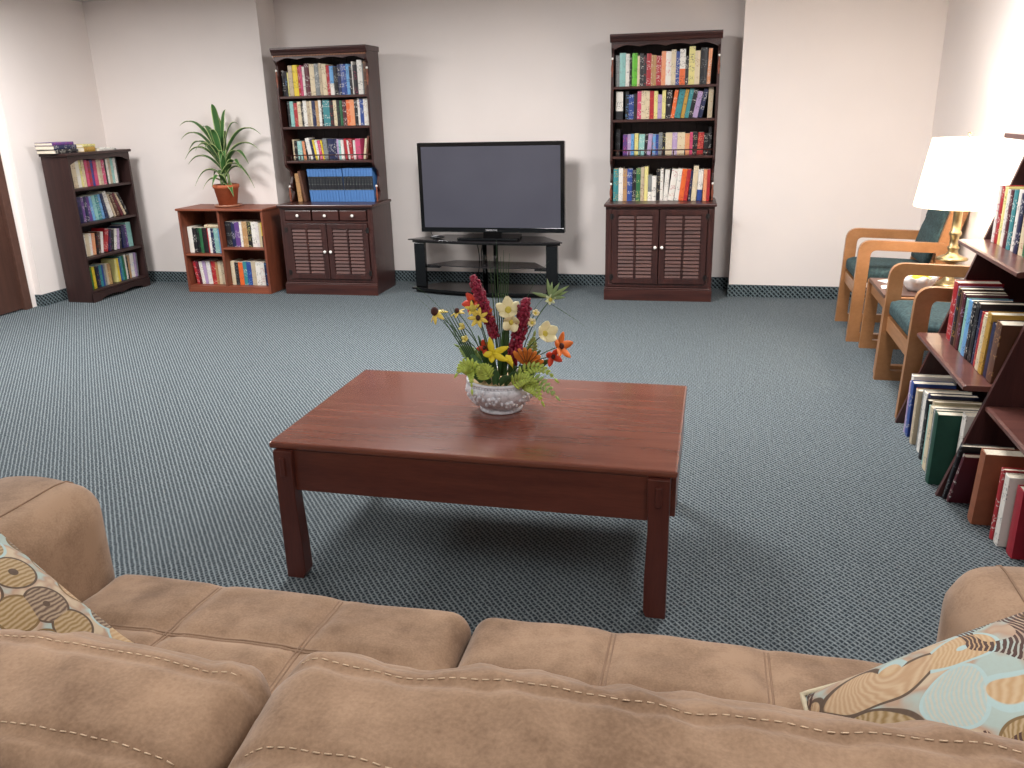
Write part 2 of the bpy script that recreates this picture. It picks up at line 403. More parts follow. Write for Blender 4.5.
# ------------------------------------------------------------------ books
NOMARK = {}
LAB = []          # (object, colour word, size word, place phrase)
def sizeword(wd, h):
    return ('thick ' if wd > .034 else 'thin ' if wd < .017 else '') + ('tall ' if h > .225 else 'short ' if h < .16 else '')
def book(M, x, y, z, wd, dp, h, c, c2=None, split=None, tilt=0, hard=False, parts=False, mat=None, depth=None):
    o = None
    bm = BM(); t = .0022; oh = .003 if hard else 0
    # cover: spine (slightly rounded), two boards; pages inside
    n = 5; prof = []
    for i in range(n+1):
        a = i/n; prof.append((wd*a, -(.003 if hard else .001)*math.sin(PI*a)))
    prof = prof + [(wd, dp), (wd-t, dp), (wd-t, t*1.2), (t, t*1.2), (t, dp), (0, dp)]
    prism(bm, prof, 'z', 0, h, 0)
    if not parts:
        box(bm, t, wd-t, t*1.2, dp-oh, oh, h-oh-.0005, 1)
    mats = [mat or bookmat(c, c2, split), M_page]
    o = obj('book', bm, mats)
    a = math.radians(tilt)
    if a > 0: L = Matrix.Translation((x+wd, y, z)) @ Matrix.Rotation(a, 4, 'Y') @ Matrix.Translation((-wd, 0, 0))
    else: L = Matrix.Translation((x, y, z)) @ Matrix.Rotation(a, 4, 'Y')
    o.matrix_world = M @ L
    if parts:
        bm = BM(); box(bm, t, wd-t, t*1.2, dp-oh, oh, h-oh-.0005)
        p = obj('pages', bm, M_page); p.parent = o
    return o
CN = dict(pale='pale yellow', aqua='pale aqua', sky='light blue', navy='navy blue', lime='bright green', gold='golden', peach='peach coloured', lilac='lilac')
ORD = ['first', 'second', 'third', 'fourth', 'fifth', 'sixth', 'seventh', 'eighth', 'ninth', 'tenth', 'eleventh', 'twelfth', 'thirteenth', 'fourteenth',
       'fifteenth', 'sixteenth', 'seventeenth', 'eighteenth', 'nineteenth', 'twentieth', 'twenty-first', 'twenty-second', 'twenty-third', 'twenty-fourth', 'twenty-fifth', 'twenty-sixth']
def row(M, spec, x0, x1, z, ydep, place, group, dp=.13, hard=False, parts=False, jy=.004, fit=True, side='left'):
    """spec: 'colour width height [tilt]' items; '_' is a gap"""
    items = []
    for s in spec.split(','):
        p = s.split()
        if p[0] == '_': items.append(None if len(p) < 2 else ('_', float(p[1])/1000)); continue
        cc = p[0].split('/')
        sp = None
        if len(cc) == 3: sp = float(cc[2])/100
        items.append([cc[0], cc[1] if len(cc) > 1 else None, sp, float(p[1])/1000, float(p[2])/1000, float(p[3]) if len(p) > 3 else 0])
    def layout(k):
        x = 0; out = []; prev = None
        for it in items:
            if it[0] == '_': x += it[1]; prev = None; continue
            c, c2, sp, wd, h, tl = it; wd *= k; a = math.radians(abs(tl))
            if tl < 0 and (prev is None or prev[5] >= 0) and prev is not None: x += h*math.sin(a)*.92+.001
            elif tl < 0 and prev is None: x += h*math.sin(a)
            if prev is not None and tl >= 0 and prev[5] > 0 and tl < prev[5]:
                x += prev[4]*(math.sin(math.radians(prev[5]))-math.cos(math.radians(prev[5]))*math.tan(a))
            if tl < 0 and prev is not None and prev[5] < 0 and tl < prev[5]:
                x += h*(math.sin(a)-math.cos(a)*math.tan(math.radians(-prev[5])))
            out.append((x, it, wd)); x += wd/math.cos(a)+.0006; prev = it
        if prev is not None and prev[5] > 0: x += prev[4]*math.sin(math.radians(prev[5]))
        return out, x
    k = 1.0
    if fit:
        for _ in range(30):
            out, L = layout(k); k *= ((x1-x0)/L)**1.0
            if abs(L-(x1-x0)) < .001: break
    out, L = layout(k)
    bs = []
    for x, (c, c2, sp, _, h, tl), wd in out:
        dd = min(dp*1.4, max(dp*.8, h*.68))
        o = book(M, x0+x, ydep+random.uniform(-jy, jy), z+.0006, wd, dd, h, c, c2, sp*h if sp else None, tl, hard, parts)
        bs.append((o, c, c2, sp, wd, h, tl))
    label_row(bs, place, group)
    return bs
def cname(b):
    n = CN.get(b[1], b[1])
    if b[3]: n += ' and ' + CN.get(b[2], b[2])
    return n
def label_row(bs, place, group):
    L = []
    for i, b in enumerate(bs):
        t = sizeword(b[4], b[5]) + cname(b) + ' book' + (' leaning' if abs(b[6]) > 6 else '')
        L.append(t)
    full = []
    for i, t in enumerate(L):
        if L.count(t) == 1 and sum(cname(b) == cname(bs[i]) for b in bs) == 1: s = 'the only ' + t + ' on the ' + place
        elif i == 0: s = t + ' at the left end of the ' + place
        elif i == len(L)-1: s = t + ' at the right end of the ' + place
        else: s = t + ' between ' + cname(bs[i-1]) + ' and ' + cname(bs[i+1]) + ' ones, ' + place
        full.append(s)
    for i, s in enumerate(full):
        if full.count(s) > 1 or len(s.split()) > 16:
            s = L[i] + ', ' + ORD[i] + ' from left on the ' + place
        if len(s.split()) > 16: s = cname(bs[i]) + ' book, ' + ORD[i] + ' from left on the ' + place
        tag(bs[i][0], s, 'book', group)

# ------------------------------------------------------------------ hutches
def wavy(x0, x1, zt, zb, amp, n=4, m=40):
    """valance outline in x,z: scalloped lower edge"""
    pts = [(x0, zt), (x1, zt)]
    for i in range(m+1):
        t = 1-i/m; s = abs(math.sin(PI*n*t*.5*1.0))
        edge = min(t, 1-t)
        pts.append((x0+(x1-x0)*t, zb - amp*(1-s) - (amp*1.2*max(0, 1-edge*9))))
    return pts
def hutch(name, label, M, drawers):
    W = .79; hw = W/2
    t = thing(name, label, 'bookcase'); t.matrix_world = M
    def P(nm, b, mt=M_dark, bv=.002, par=None): 
        return bx(nm, b, mt, par or t, bv)
    bm = BM()
    box(bm, -hw, hw, 0, .43, 0, .012); box(bm, -hw, -hw+.02, .012, .43, .012, .70); box(bm, hw-.02, hw, .012, .43, .012, .70)
    box(bm, -hw+.02, hw-.02, .41, .43, .012, .70); box(bm, -hw+.02, hw-.02, .02, .41, .095, .11)
    box(bm, -hw+.02, hw-.02, .012, .03, .10, .125); box(bm, -hw+.02, hw-.02, .012, .03, .682, .70)
    box(bm, -hw+.02, -hw+.045, .012, .03, .125, .682); box(bm, hw-.045, hw-.02, .012, .03, .125, .682)
    obj('cabinet', bm, M_dark, t, .002)
    P('plinth', (-hw-.006, hw+.006, -.012, .011, .0, .085), M_darkx); P('plinth_moulding', (-hw-.004, hw+.004, -.006, .011, .085, .098), M_darkx, .005)
    P('counter', (-hw-.012, hw+.012, -.015, .43, .70, .722), M_darkx, .006)
    ztop = .682
    def knob(par, x, z):
        bm = BM(); tube(bm, [(x, .003, z), (x, -.008, z)], .006); sphere(bm, (x, -.015, z), .0125, (1, .8, 1)); obj('knob', bm, M_knob, par)
    if drawers:
        ztop = .575
        bm = BM(); box(bm, -hw+.045, hw-.045, .012, .03, .575, .592); obj('drawer_rail', bm, M_darkx, t, .001)
        dw = (W-.09)/3
        for i in range(3):
            xx = -hw+.045+dw*i
            dr = P('drawer', (xx+.006, xx+dw-.006, .0, .016, .598, .676), M_darkx, .004)
            knob(dr, xx+dw/2, .637)
    dw = (W-.09)/2
    for i in range(2):
        xa = -hw+.045+dw*i+.003; xb = xa+dw-.006; za, zb = .128, ztop-.003; s = .045
        bm = BM(); box(bm, xa, xa+s, .0, .02, za, zb); box(bm, xb-s, xb, .0, .02, za, zb)
        box(bm, xa+s, xb-s, .0, .02, za, za+.04); box(bm, xa+s, xb-s, .0, .02, zb-.04, zb)
        xm = (xa+xb)/2; box(bm, xm-.006, xm+.006, -.002, .014, za+.04, zb-.04)
        box(bm, xa+s, xb-s, .016, .019, za+.04, zb-.04)
        dd = obj('louvered_door', bm, M_dark, t, .002)
        bm = BM(); n = int((zb-za-.09)/.027); 
        for k in range(n):
            zc = za+.055+(zb-za-.11)*(k)/(n-1)
            for (l, r_) in ((xa+s, xm-.006), (xm+.006, xb-s)):
                Mx = Matrix.Translation(((l+r_)/2, .008, zc)) @ Matrix.Rotation(math.radians(-28), 4, 'X')
                box(bm, -(r_-l)/2+.002, (r_-l)/2-.002, -.003, .003, -.0135, .0135, 0, Mx)
        obj('louvers', bm, M_louv, dd, .0015)
        knob(dd, xb-.022 if i == 0 else xa+.022, (za+zb)/2)
        for zz in (za+.05, zb-.05):
            xx = xa if i == 0 else xb
            bm = BM(); box(bm, xx-.012, xx+.012, -.003, .002, zz-.02, zz+.02)
            prism(bm, [(xx, zz+.02), (xx+.02*(1 if i == 0 else -1), zz), (xx, zz-.02)], 'y', -.003, .002); obj('hinge', bm, M_hinge, dd)
    # upper case
    yf, yb_ = .16, .42; z0, z1 = .722, 1.868
    for sgn in (-1, 1):
        xs = sorted((sgn*(hw-.030), sgn*(hw-.012)))
        prof = [(yb_, z0), (yb_, z1), (yf, z1)]
        for (yy, zz) in ((yf, 1.80), (yf+.03, 1.765), (yf+.035, 1.70), (yf+.012, 1.63), (yf, 1.59), (yf, 1.02), (yf+.02, .995), (yf+.075, .965),
                         (yf+.095, .92), (yf+.07, .87), (yf+.075, .83), (yf+.10, .80), (yf+.07, .755), (yf+.02, z0)):
            prof.append((yy, zz))
        bm = BM(); prism(bm, prof, 'x', xs[0], xs[1]); obj('side_panel', bm, M_dark, t, .0015)
    xi = hw-.030
    bm = BM()
    for k in range(6):
        a = -xi+2*xi*k/6; box(bm, a+.001, a+2*xi/6-.001, yb_-.012, yb_, z0, z1)
    box(bm, -xi, xi, yb_-.006, yb_, z0, z1)
    obj('back_panel', bm, M_back, t, .002)
    for zz in (1.05, 1.31, 1.54): P('shelf', (-xi, xi, yf+.004, yb_-.012, zz-.018, zz), M_darkx, .002)
    P('top_board', (-xi-.018, xi+.018, yf-.01, yb_, z1, z1+.012), M_darkx)
    bm = BM(); prism(bm, [(yf-.002, 1.838), (yf-.012, 1.843), (yf-.016, 1.858), (yf-.024, 1.868), (yf-.03, 1.88), (yf-.03, 1.892), (yf+.02, 1.892), (yf+.02, 1.838)], 'x', -xi-.027, xi+.027)
    for sgn in (-1, 1):
        xs = sorted((sgn*(xi+.014), sgn*(xi+.027))); box(bm, xs[0], xs[1], yf, yb_, 1.853, 1.892)
    cr = obj('crown_moulding', bm, M_darkx, t, .002)
    bm = BM()
    for k in range(60):
        xk = -xi-.01+(2*xi+.02)*k/59; box(bm, xk-.0035, xk+.0035, yf-.010, yf-.003, 1.828, 1.838)
    if drawers: obj('dentil_trim', bm, M_oakt, t)
    else: obj('dentil_trim', bm, M_darkx, t)
    bm = BM(); prism(bm, wavy(-xi, xi, 1.86, 1.818, .013, 8), 'y', yf-.004, yf+.012); obj('valance', bm, M_darkx, t, .001)
    bm = BM(); tube(bm, [(-xi, yf+.016, 1.092), (xi, yf+.016, 1.092)], .0045)
    for k in range(9):
        xk = -xi+2*xi*(k+.5)/9; tube(bm, [(xk, yf+.016, 1.052), (xk, yf+.016, 1.07), (xk, yf+.016, 1.092)], [.003, .0055, .003], 6)
    obj('gallery_rail', bm, M_darkx, t)
    for sgn in (-1, 1):
        x = sgn*(xi+.01)
        for (zb, hh, yy) in ((z0, .135, yf+.035), (1.60, .14, yf+.012)):
            bm = BM(); lathe(bm, [(.004, 0), (.009, .01), (.005, .02), (.01, hh*.4), (.009, hh*.55), (.004, hh*.75), (.007, hh*.85), (.003, hh*.9)], 10, (x, yy, zb))
            s = obj('turned_spindle', bm, M_cub, t)
            bm = BM(); sphere(bm, (x, yy, zb+hh*.93), .0095); obj('finial', bm, M_knob, s)
    return t
M_oakt = plain('bronze_trim', (150, 104, 76), .5)
M_louv = wood('louver_wood', (60, 32, 28), (92, 54, 46), .6, (1.2, 14, 14))
ML = TR(-2.995, 6.115, 0, math.radians(1.5)); MR = TR(-.382, 6.225, 0, math.radians(2))
hutch('bookcase_hutch', 'dark wooden hutch bookcase with three drawers over louvered doors, left of the television', ML, True)
hutch('bookcase_hutch', 'dark wooden hutch bookcase with louvered doors and no drawers, right of the television', MR, False)
G = 'books in the left hutch'; xi = .360; YS = .215
row(ML, 'black/white 20 190,black/sky 16 185,pale 12 175,beige 28 225,yellow/black 34 228,red/white 16 215,pink 14 225,white/black 18 215,maroon/white 32 235,cream/brown 34 230,grey/white 30 232,beige 18 235,cream/brown 30 228,red/white 22 218,sky/white/40 26 212,black/white 26 205,navy 20 220,blue/white 38 222,sky/black 20 222,black 16 205,white 10 238,black/pink 26 215,white 34 248,grey 8 220,brown/tan 22 240', -xi+.004, xi-.004, 1.541, YS, 'top shelf of the left hutch', G, hard=True)
row(ML, '_ 24,black/grey 14 192,aqua/teal 22 192,red/cream 24 178,cream 22 188,black 12 175,white/black 22 196,beige/maroon 18 188,cream 14 192,navy/white 22 192,tan/cream 18 190,white 16 196,black 10 188,teal/white 40 196,black/red 22 188,cream/black 20 190,black/green 20 190,green/black 14 188,maroon/white 24 188,orange/cream 22 190,peach/orange 26 192,black/white 20 188,white/red 12 202,blue/white 22 198,white/tan 34 200', -xi+.004, xi-.006, 1.311, YS, 'second shelf of the left hutch', G)
row(ML, '_ 20,cream 10 160,black 22 150,aqua/white 30 148,peach/red 16 146 -4,black 8 140 -4,white/grey 26 170 -8,navy/grey 18 160 -8,yellow 12 156 -8,white 16 154 -8,pink/white 18 150 -8,yellow/black 10 150 -6,grey 28 164 -4,navy/white 40 162,navy 18 160,lilac/navy 12 158,aqua/black 14 150,white/pink 18 150,red/pink 18 160 -4,white 12 150 -4,red/white 22 158 -4,white/grey 16 148,pink/green 34 158,_ 14,cream/black 14 160 9,brown/red 12 178 9', -xi+.004, xi-.035, 1.051, YS+.03, 'third shelf of the left hutch', G, dp=.11)
# encyclopedia set
xs = -xi+.155; n = 22; bw = (xi-.012-xs)/n
for k in range(n):
    o = book(ML, xs+bw*k+.0003, YS-.01+random.uniform(-.002, .002), .7228, bw-.0018, .16, .262 if k >= 12 else .258, 'blue', mat=M_blue, tilt=-3.0 if k < 12 else -1.2, hard=True)
    tag(o, 'blue encyclopedia volume with black spine label, %s from left on the left hutch counter' % ORD[k], 'book', 'blue encyclopedia set')
book_l = [('tan', 28, 232, -3), ('brown', 20, 246, -8)]
o = book(ML, -xi+.04, YS, .7228, .036, .16, .225, 'tan', 'brown', tilt=-3, hard=True); tag(o, 'worn tan book leaning left of the blue encyclopedia set', 'book', G)
o = book(ML, -xi+.088, YS, .7228, .024, .16, .245, 'brown', 'black', tilt=-8, hard=True); tag(o, 'worn brown book leaning beside the blue encyclopedia set on the left hutch', 'book', G)
G = 'books in the right hutch'
row(MR, 'grey/black 24 212,aqua/grey 36 228,white/grey 24 222,black 12 200,_ 4,lime/black 32 224,cream/tan 14 205,black/white 22 220,black/red 18 205,red/white 28 218,tan/white 14 208,tan/gold 16 206,red/white 30 200,peach/orange 26 230,white/pink 32 228,cream/grey 28 238,blue/white 22 226,white/orange/45 34 240,black 20 190,pale/navy 36 255,cream/tan 30 226,_ 4,black/grey 38 244,peach/white 22 238 2', -xi+.006, xi-.03, 1.541, YS, 'top shelf of the right hutch', G, hard=True)
row(MR, 'white/black/30 40 196,_ 18,black/sky 18 196,blue/white 28 172,black/brown 20 180,pink/white 22 196,cream/brown 26 198,cream/maroon 20 196,red/orange 24 194,pale/tan 20 192,lilac/purple 24 168,pale/grey 20 198,black/white 28 195 3,orange/white 20 198 8,teal/black 32 200 10,gold/black 20 200 9,teal/aqua 22 206 10,black/white 22 200 10,lilac/navy 26 182 11,navy/white 24 200 12,beige/tan 26 208 1', -xi+.012, xi-.01, 1.311, YS, 'second shelf of the right hutch', G)
row(MR, 'black/grey 26 190,_ 22,purple/pink 26 152,lilac/white 20 154,sky/blue 18 156,_ 4,pale/gold 22 158,aqua/white 34 152 2,black/white 16 150 4,lilac/grey 24 154 4,sky/orange 18 150,blue/lilac 16 150,grey/navy 22 160,black/pale 18 154,cream/white 38 160,lilac/white 30 160,cream/tan 44 160,peach/gold 26 152,pink/red 18 160,black/cream 26 160,red/peach 34 158 2,black 22 150,_ 4,black/white 16 196', -xi+.012, xi-.008, 1.051, YS+.03, 'third shelf of the right hutch', G, dp=.11)
row(MR, 'teal/gold 30 238,white/grey 26 240,tan/blue 24 232,blue/white 30 236,black/white 22 222,green/pale 26 240,beige/maroon 20 246,pale/cream 22 250,grey/white/35 22 190,white/black 26 182,black/cream 22 226,white/maroon 18 232,white/black 26 226 3,white/red 34 230 7,white/grey 24 232 6,orange/red 28 230 6,red/orange 22 228 6,navy/cream 12 220 4,cream/grey 28 252 3,white/blue/35 28 228 2,peach/red 20 226,red/black 18 226', -xi+.004, xi-.004, .7228, YS-.03, 'counter of the right hutch', G, dp=.15, hard=True)

# ------------------------------------------------------------------ tall narrow bookcase by the left wall
MB_ = TR(-4.82, 5.565, 0, PI/2)
t = thing('bookcase', 'tall narrow espresso bookcase with four shelves against the left wall', 'bookcase'); t.matrix_world = MB_
W = .715; D = .24
for (a, b_) in ((0, .02), (W-.02, W)): bx('side_panel', (a, b_, 0, D, 0, 1.14), M_book, t)
bx('back_panel', (.02, W-.02, D-.008, D-.001, .03, 1.14), M_back, t)
for zz in (.09, .355, .623, .893): bx('shelf', (.02, W-.02, .008, D-.008, zz-.018, zz), M_book, t)
bx('top_board', (-.018, W+.018, -.015, D, 1.14, 1.162), M_book, t, .006)
bm = BM(); prism(bm, wavy(.02, W-.02, 1.139, 1.11, .016), 'y', .001, .015); obj('valance', bm, M_book, t)
bm = BM(); pts = [(.0, .07), (W, .07), (W, 0), (W-.09, 0)]
for i in range(21):
    a = 1-i/20; pts.append((.11+(W-.22)*a, .018+.014*abs(math.sin(PI*a*2))))
pts += [(.09, 0), (0, 0)]
prism(bm, pts, 'y', -.004, .010); obj('scalloped_base', bm, M_book, t)
G = 'books in the tall bookcase by the left wall'; YS = .06
row(MB_, 'maroon/pink 22 200,black/white 20 195,cream/brown 36 212,white/pale 30 216,pale/grey 18 214,cream/gold 22 210,_ 10,pink/red 22 205,red/blue 24 198,blue/red 20 205,pink/red 26 200,cream/grey 16 200,beige/red 24 202,pink/white 26 196,black/green 14 204,white/teal 20 200,beige/grey 24 205,aqua/white 22 205,white/grey 22 205,black/grey 14 204', .03, W-.09, .894, YS, 'top shelf of the left wall bookcase', G)
row(MB_, 'beige/brown 32 200,navy/purple 24 202,purple/white 20 198,navy/white 18 198 -3,purple/white 18 192 -3,sky/white 16 196 -4,aqua/blue 22 198 -5,teal/white 20 200 -5,sky/black 18 200 -7,navy/grey 18 205 -9,white/grey 26 215 -14,beige 14 200 -17,brown/cream 16 195 -20,maroon/red 20 205 -24,cream/black 14 200 -26,black/white 14 210 -28', .03, W-.035, .624, YS, 'second shelf of the left wall bookcase', G)
row(MB_, 'green/white 20 160,white/black 18 172 3,cream/beige 26 176 4,white/pink 22 176 5,peach/cream 24 172 6,black/red 16 165 8,brown/white 20 175 8,white/lilac 20 172 10,red/white 30 188 16,navy/red 16 180 12,black/grey 20 170 10,white/black 18 176 12,lilac/navy 18 172 10,black/white 18 172 8,navy/purple 26 185,purple/white 16 190,aqua/grey 40 205', .03, W-.05, .356, YS, 'third shelf of the left wall bookcase', G)
row(MB_, 'red/orange 28 170,peach/maroon 16 172,green/lime 16 176,yellow/green 22 178,black/navy 20 176,navy/gold 20 174,teal/black 22 178,blue/navy 18 174,grey/black 18 176,beige/gold 20 178,tan/pale 26 172,black/tan 10 165,_ 48,pale/beige 18 192,yellow/gold 20 196,blue/sky 16 192,teal/aqua 24 204,green/teal 18 206,white/grey 20 210,black 10 190,tan/beige 20 196,white/sky 34 206 3,lilac/grey 20 208 4,grey/blue 16 200 4', .03, W-.035, .091, YS, 'bottom shelf of the left wall bookcase', G)
# stack on top
G = 'books lying on top of the left wall bookcase'
def flat_book(x, y, z, rz, wd, dp, th, c, lab, c2=None, M=MB_, parts=False, group=None):
    o = book(M, 0, 0, 0, th, wd, dp, c, c2, hard=True, parts=parts)
    # laid on its side: local x (thickness) -> up, spine towards the viewer
    o.matrix_world = M @ TR(x, y, z, rz) @ Matrix(((0, 0, 1, 0), (0, 1, 0, 0), (-1, 0, 0, 0), (0, 0, 0, 1))) @ Matrix.Translation((-th, 0, 0))
    tag(o, lab, 'book', group or G); return o
zt = 1.1622
flat_book(-.045, .055, zt, 0, .17, .24, .03, 'black', 'black book lying at the bottom of the stack on the left wall bookcase')
flat_book(-.05, .055, zt+.0305, .02, .17, .24, .03, 'navy', 'dark navy book lying under the purple one atop the left wall bookcase')
flat_book(-.055, .06, zt+.061, 0, .16, .22, .022, 'purple', 'purple book topmost on the stack on the left wall bookcase', 'pink')
flat_book(.26, .05, zt, .05, .15, .13, .034, 'gold', 'golden yellow book lying beside the dark stack atop the left wall bookcase')
flat_book(.255, .055, zt+.0345, 0, .15, .14, .022, 'pale', 'pale yellow book lying on the golden one atop the left wall bookcase')
flat_book(.21+.20, .03, zt, -.12, .13, .15, .024, 'white', 'white book lying flat in the middle of the left wall bookcase top', 'grey')
flat_book(.575, .06, zt, .25, .12, .10, .010, 'grey', 'thin grey booklet lying near the right end of the left wall bookcase top', 'black')

# ------------------------------------------------------------------ cube shelf with the plant
MC = TR(-4.285, 6.06, 0, 0)
t = thing('cube_bookshelf', 'low cherry laminate bookshelf with four cubbies under the potted plant', 'bookshelf'); t.matrix_world = MC
W = .77; H = .675; D = .355
for (a, b_) in ((0, .02), (W-.02, W)): bx('side_panel', (a, b_, .002, D, 0, H), M_cubd, t)
bx('divider', (W/2-.03, W/2-.01, .006, D-.012, .055, H), M_cubd, t)
bx('back_panel', (.02, W-.02, D-.012, D-.001, .02, H), M_cubd, t)
bx('top_board', (-.012, W+.012, -.012, D, H, H+.018), M_cub, t, .004)
bx('bottom_shelf', (.02, W-.02, .006, D-.012, .04, .055), M_cub, t)
bx('kick_board', (.02, W-.02, .004, .02, 0, .04), M_cub, t)
bx('shelf', (.02, W/2-.03, .006, D-.012, .305, .32), M_cub, t); bx('shelf', (W/2-.01, W-.02, .006, D-.012, .36, .375), M_cub, t)
G = 'books in the cube bookshelf'; YS = .07; a0, a1, b0, b1 = .024, W/2-.034, W/2-.006, W-.024
row(MC, 'white/cream 32 215,black/white 24 205,black/green 22 205,green/black 20 205,black/maroon 32 208,red/black 8 205,white/sky 18 205,navy/white 20 203,aqua/white 30 206,sky/navy 20 200,black/lilac 14 198', a0, a1, .321, YS, 'upper left cubby of the cube shelf', G)
row(MC, 'black/grey 36 205,navy/white 22 205,purple/white 30 205,white/grey 14 205,tan/cream 32 206,black/pale 26 206,white/black 24 204,white/lilac 20 203,cream/pale 16 195,yellow/black/45 26 200', b0, b1-.004, .376, YS, 'upper right cubby of the cube shelf', G)
row(MC, 'red/white 18 195 -7,maroon/pink 18 195 -7,white/tan 22 190 -5,lilac/grey 22 196 -5,white/lilac 28 196 -3,red/cream 28 196,tan/red 16 190,cream/white 20 196,beige/black 24 196,black/white 22 198', a0, a1, .056, YS, 'lower left cubby of the cube shelf', G)
row(MC, 'cream/white 26 198,black/grey 22 190,orange/red 26 190,teal/white 22 198,blue/sky 30 195,beige/grey 26 198,white/black 28 195,white/red 24 195,navy/sky 14 190', b0, b1-.03, .056, YS, 'lower right cubby of the cube shelf', G)
o = book(MC, b1-.026, YS, .056, .024, .15, .245, 'black', 'navy'); tag(o, 'tall black book at the right end of the lower right cubby, cube shelf', 'book', G)
flat_book(.18, YS+.012, .321+.2092+.0005, 0, .11, .19, .022, 'cream', 'cream paperback lying across the upright books in the upper left cubby', 'red', M=MC, group='books in the cube bookshelf')
# potted plant
px_, py_, pz = -3.925, 6.25, .694
t = thing('potted_plant', 'potted dracaena with long striped arching leaves on the cube shelf', 'plant', (px_, py_, pz))
bm = BM(); lathe(bm, [(.095, 0), (.108, .004), (.112, .016), (.108, .016), (.100, .008), (.05, .006)], 28); obj('saucer', bm, plain('clear_saucer', (170, 120, 96), .3), t)
bm = BM(); lathe(bm, [(.055, .0065), (.072, .008), (.098, .148), (.105, .150), (.107, .176), (.100, .177), (.094, .150), (.085, .145), (.03, .145)], 32); obj('pot', bm, M_terra, t)
bm = BM(); lathe(bm, [(.0935, .148), (.0935, .156), (.03, .162)], 24); obj('soil', bm, M_soil, t)
def leafmat():
    m, nt, b = newmat('dracaena_leaf')
    g = N(nt, 'ShaderNodeAttribute', attribute_name='stripe')
    nt.links.new(ramp(nt, g.outputs['Fac'], [(.0, srgb((206, 214, 150))), (.35, srgb((84, 124, 60))), (.75, srgb((62, 104, 52)))]), b.inputs['Base Color'])
    b.inputs['Roughness'].default_value = .4
    return m
M_leaf = leafmat()
def leafy(bm, base, azim, L, rise, droop, wd, lay):
    d = Vector((math.cos(azim), math.sin(azim), 0)); s = Vector((-math.sin(azim), math.cos(azim), 0)); n = 12; prev = None
    for i in range(n+1):
        a = i/n; p = Vector(base)+d*L*a+Vector((0, 0, rise*a*(2-a)-droop*a**2.6*1.3))
        ww = wd*max(.06, (math.sin(PI*min(1, a*.92+.08))**.6)*(1-a**4*.75)); fold = .22*ww
        row_ = [bm.verts.new(p+s*ww*k*.5+Vector((0, 0, fold*abs(k)))) for k in (-1, -.55, 0, .55, 1)]
        for v, q in zip(row_, (0, .8, 1, .8, 0)): v[lay] = q
        if prev:
            for k in range(4):
                f = bm.faces.new((prev[k], prev[k+1], row_[k+1], row_[k])); f.smooth = True
        prev = row_
bm = BM(); lay = bm.verts.layers.float.new('stripe')
rl = random.Random(3)
LV = [(178, .35, .36, .08, .56), (182, .35, .33, .10, .52), (170, .33, .30, .12, .48), (186, .30, .20, .10, .44), (200, .25, .15, .15, .38), (192, .30, .26, .14, .46),
      (-3, .38, .34, .10, .52), (5, .34, .26, .10, .48), (-12, .27, .14, .12, .42), (10, .24, .18, .20, .38), (-20, .30, .24, .14, .46),
      (150, .07, .44, 0, .52), (60, .10, .42, 0, .52), (120, .12, .40, .02, .50), (20, .16, .38, .05, .50), (160, .20, .36, .06, .50), (90, .10, .34, .04, .46),
      (240, .16, .24, .06, .46), (270, .12, .30, .03, .50), (290, .15, .22, .10, .44), (225, .20, .28, .10, .46), (310, .20, .25, .10, .45), (330, .25, .20, .10, .42), (255, .15, .12, .10, .36), (210, .18, .10, .10, .33), (-35, .16, .08, .1, .32), (160, .14, .14, .06, .34)]
for az, L, rs, dr, bz in LV:
    leafy(bm, (rl.uniform(-.015, .015), rl.uniform(-.02, .01), bz-.17+rl.uniform(-.015, .015)), math.radians(az), L*(.84 if math.sin(math.radians(az)) > .5 else 1.0), rs, dr, .062, lay)
for v in bm.verts:                                                   # leaves that reach the wall bend along it
    if v.co.y > .165: v.co.y = .165+(v.co.y-.165)*.05
o = obj('foliage', bm, M_leaf, t); md = o.modifiers.new('s', 'SOLIDIFY'); md.thickness = .0012
bm = BM()
tube(bm, [(.0, 0, .15), (-.006, 0, .26), (-.012, 0, .38)], [.016, .015, .008]); tube(bm, [(.03, .01, .15), (.028, .01, .25), (.02, 0, .33)], [.012, .011, .006]); tube(bm, [(-.02, -.02, .15), (-.025, -.02, .22), (-.02, -.01, .28)], [.012, .01, .006])
obj('stem', bm, plain('pale_green_stem', (120, 138, 92), .5), t)

# ------------------------------------------------------------------ television and its stand
TX, TY = -1.7, 6.375
t = thing('tv_stand', 'black television stand with smoked glass shelves and wide side posts', 'tv stand', (-1.735, 6.33, 0), math.radians(-4))
def hexa(hw, yf, yb, cut, bow, n=14):
    pts = [(-hw, yf+.05)]
    for i in range(n+1):
        a = -1+2*i/n; pts.append((a*(hw-.02), yf+.05-bow*(1-a*a)))
    pts += [(hw, yf+.05), (hw-cut, yb), (-hw+cut, yb)]
    return pts
def plate(nm, pts, z0, z1, mt, bv=.001):
    bm = BM(); prism(bm, pts, 'z', z0, z1); return obj(nm, bm, mt, t, bv)
plate('glass_top', hexa(.64, -.13, .2, .22, .07), .424, .434, M_glass)
plate('top_frame', hexa(.615, -.10, .16, .22, .05), .402, .4235, M_black)
plate('glass_shelf', hexa(.50, -.08, .2, .16, .05), .215, .223, M_glass)
plate('bottom_shelf', hexa(.62, -.15, .2, .2, .09), .028, .044, M_gloss)
plate('base_frame', hexa(.60, -.11, .18, .2, .07), .004, .0275, M_black)
for s in (-1, 1):
    bm = BM(); xs = sorted((s*.505, s*.595)); box(bm, xs[0], xs[1], -.07, -.03, .0445, .4015); obj('side_post', bm, M_gloss, t, .004)
    bm = BM(); xs = sorted((s*.40, s*.55)); box(bm, xs[0], xs[1], -.03, .02, .196, .2145); obj('shelf_bracket', bm, M_black, t, .002)
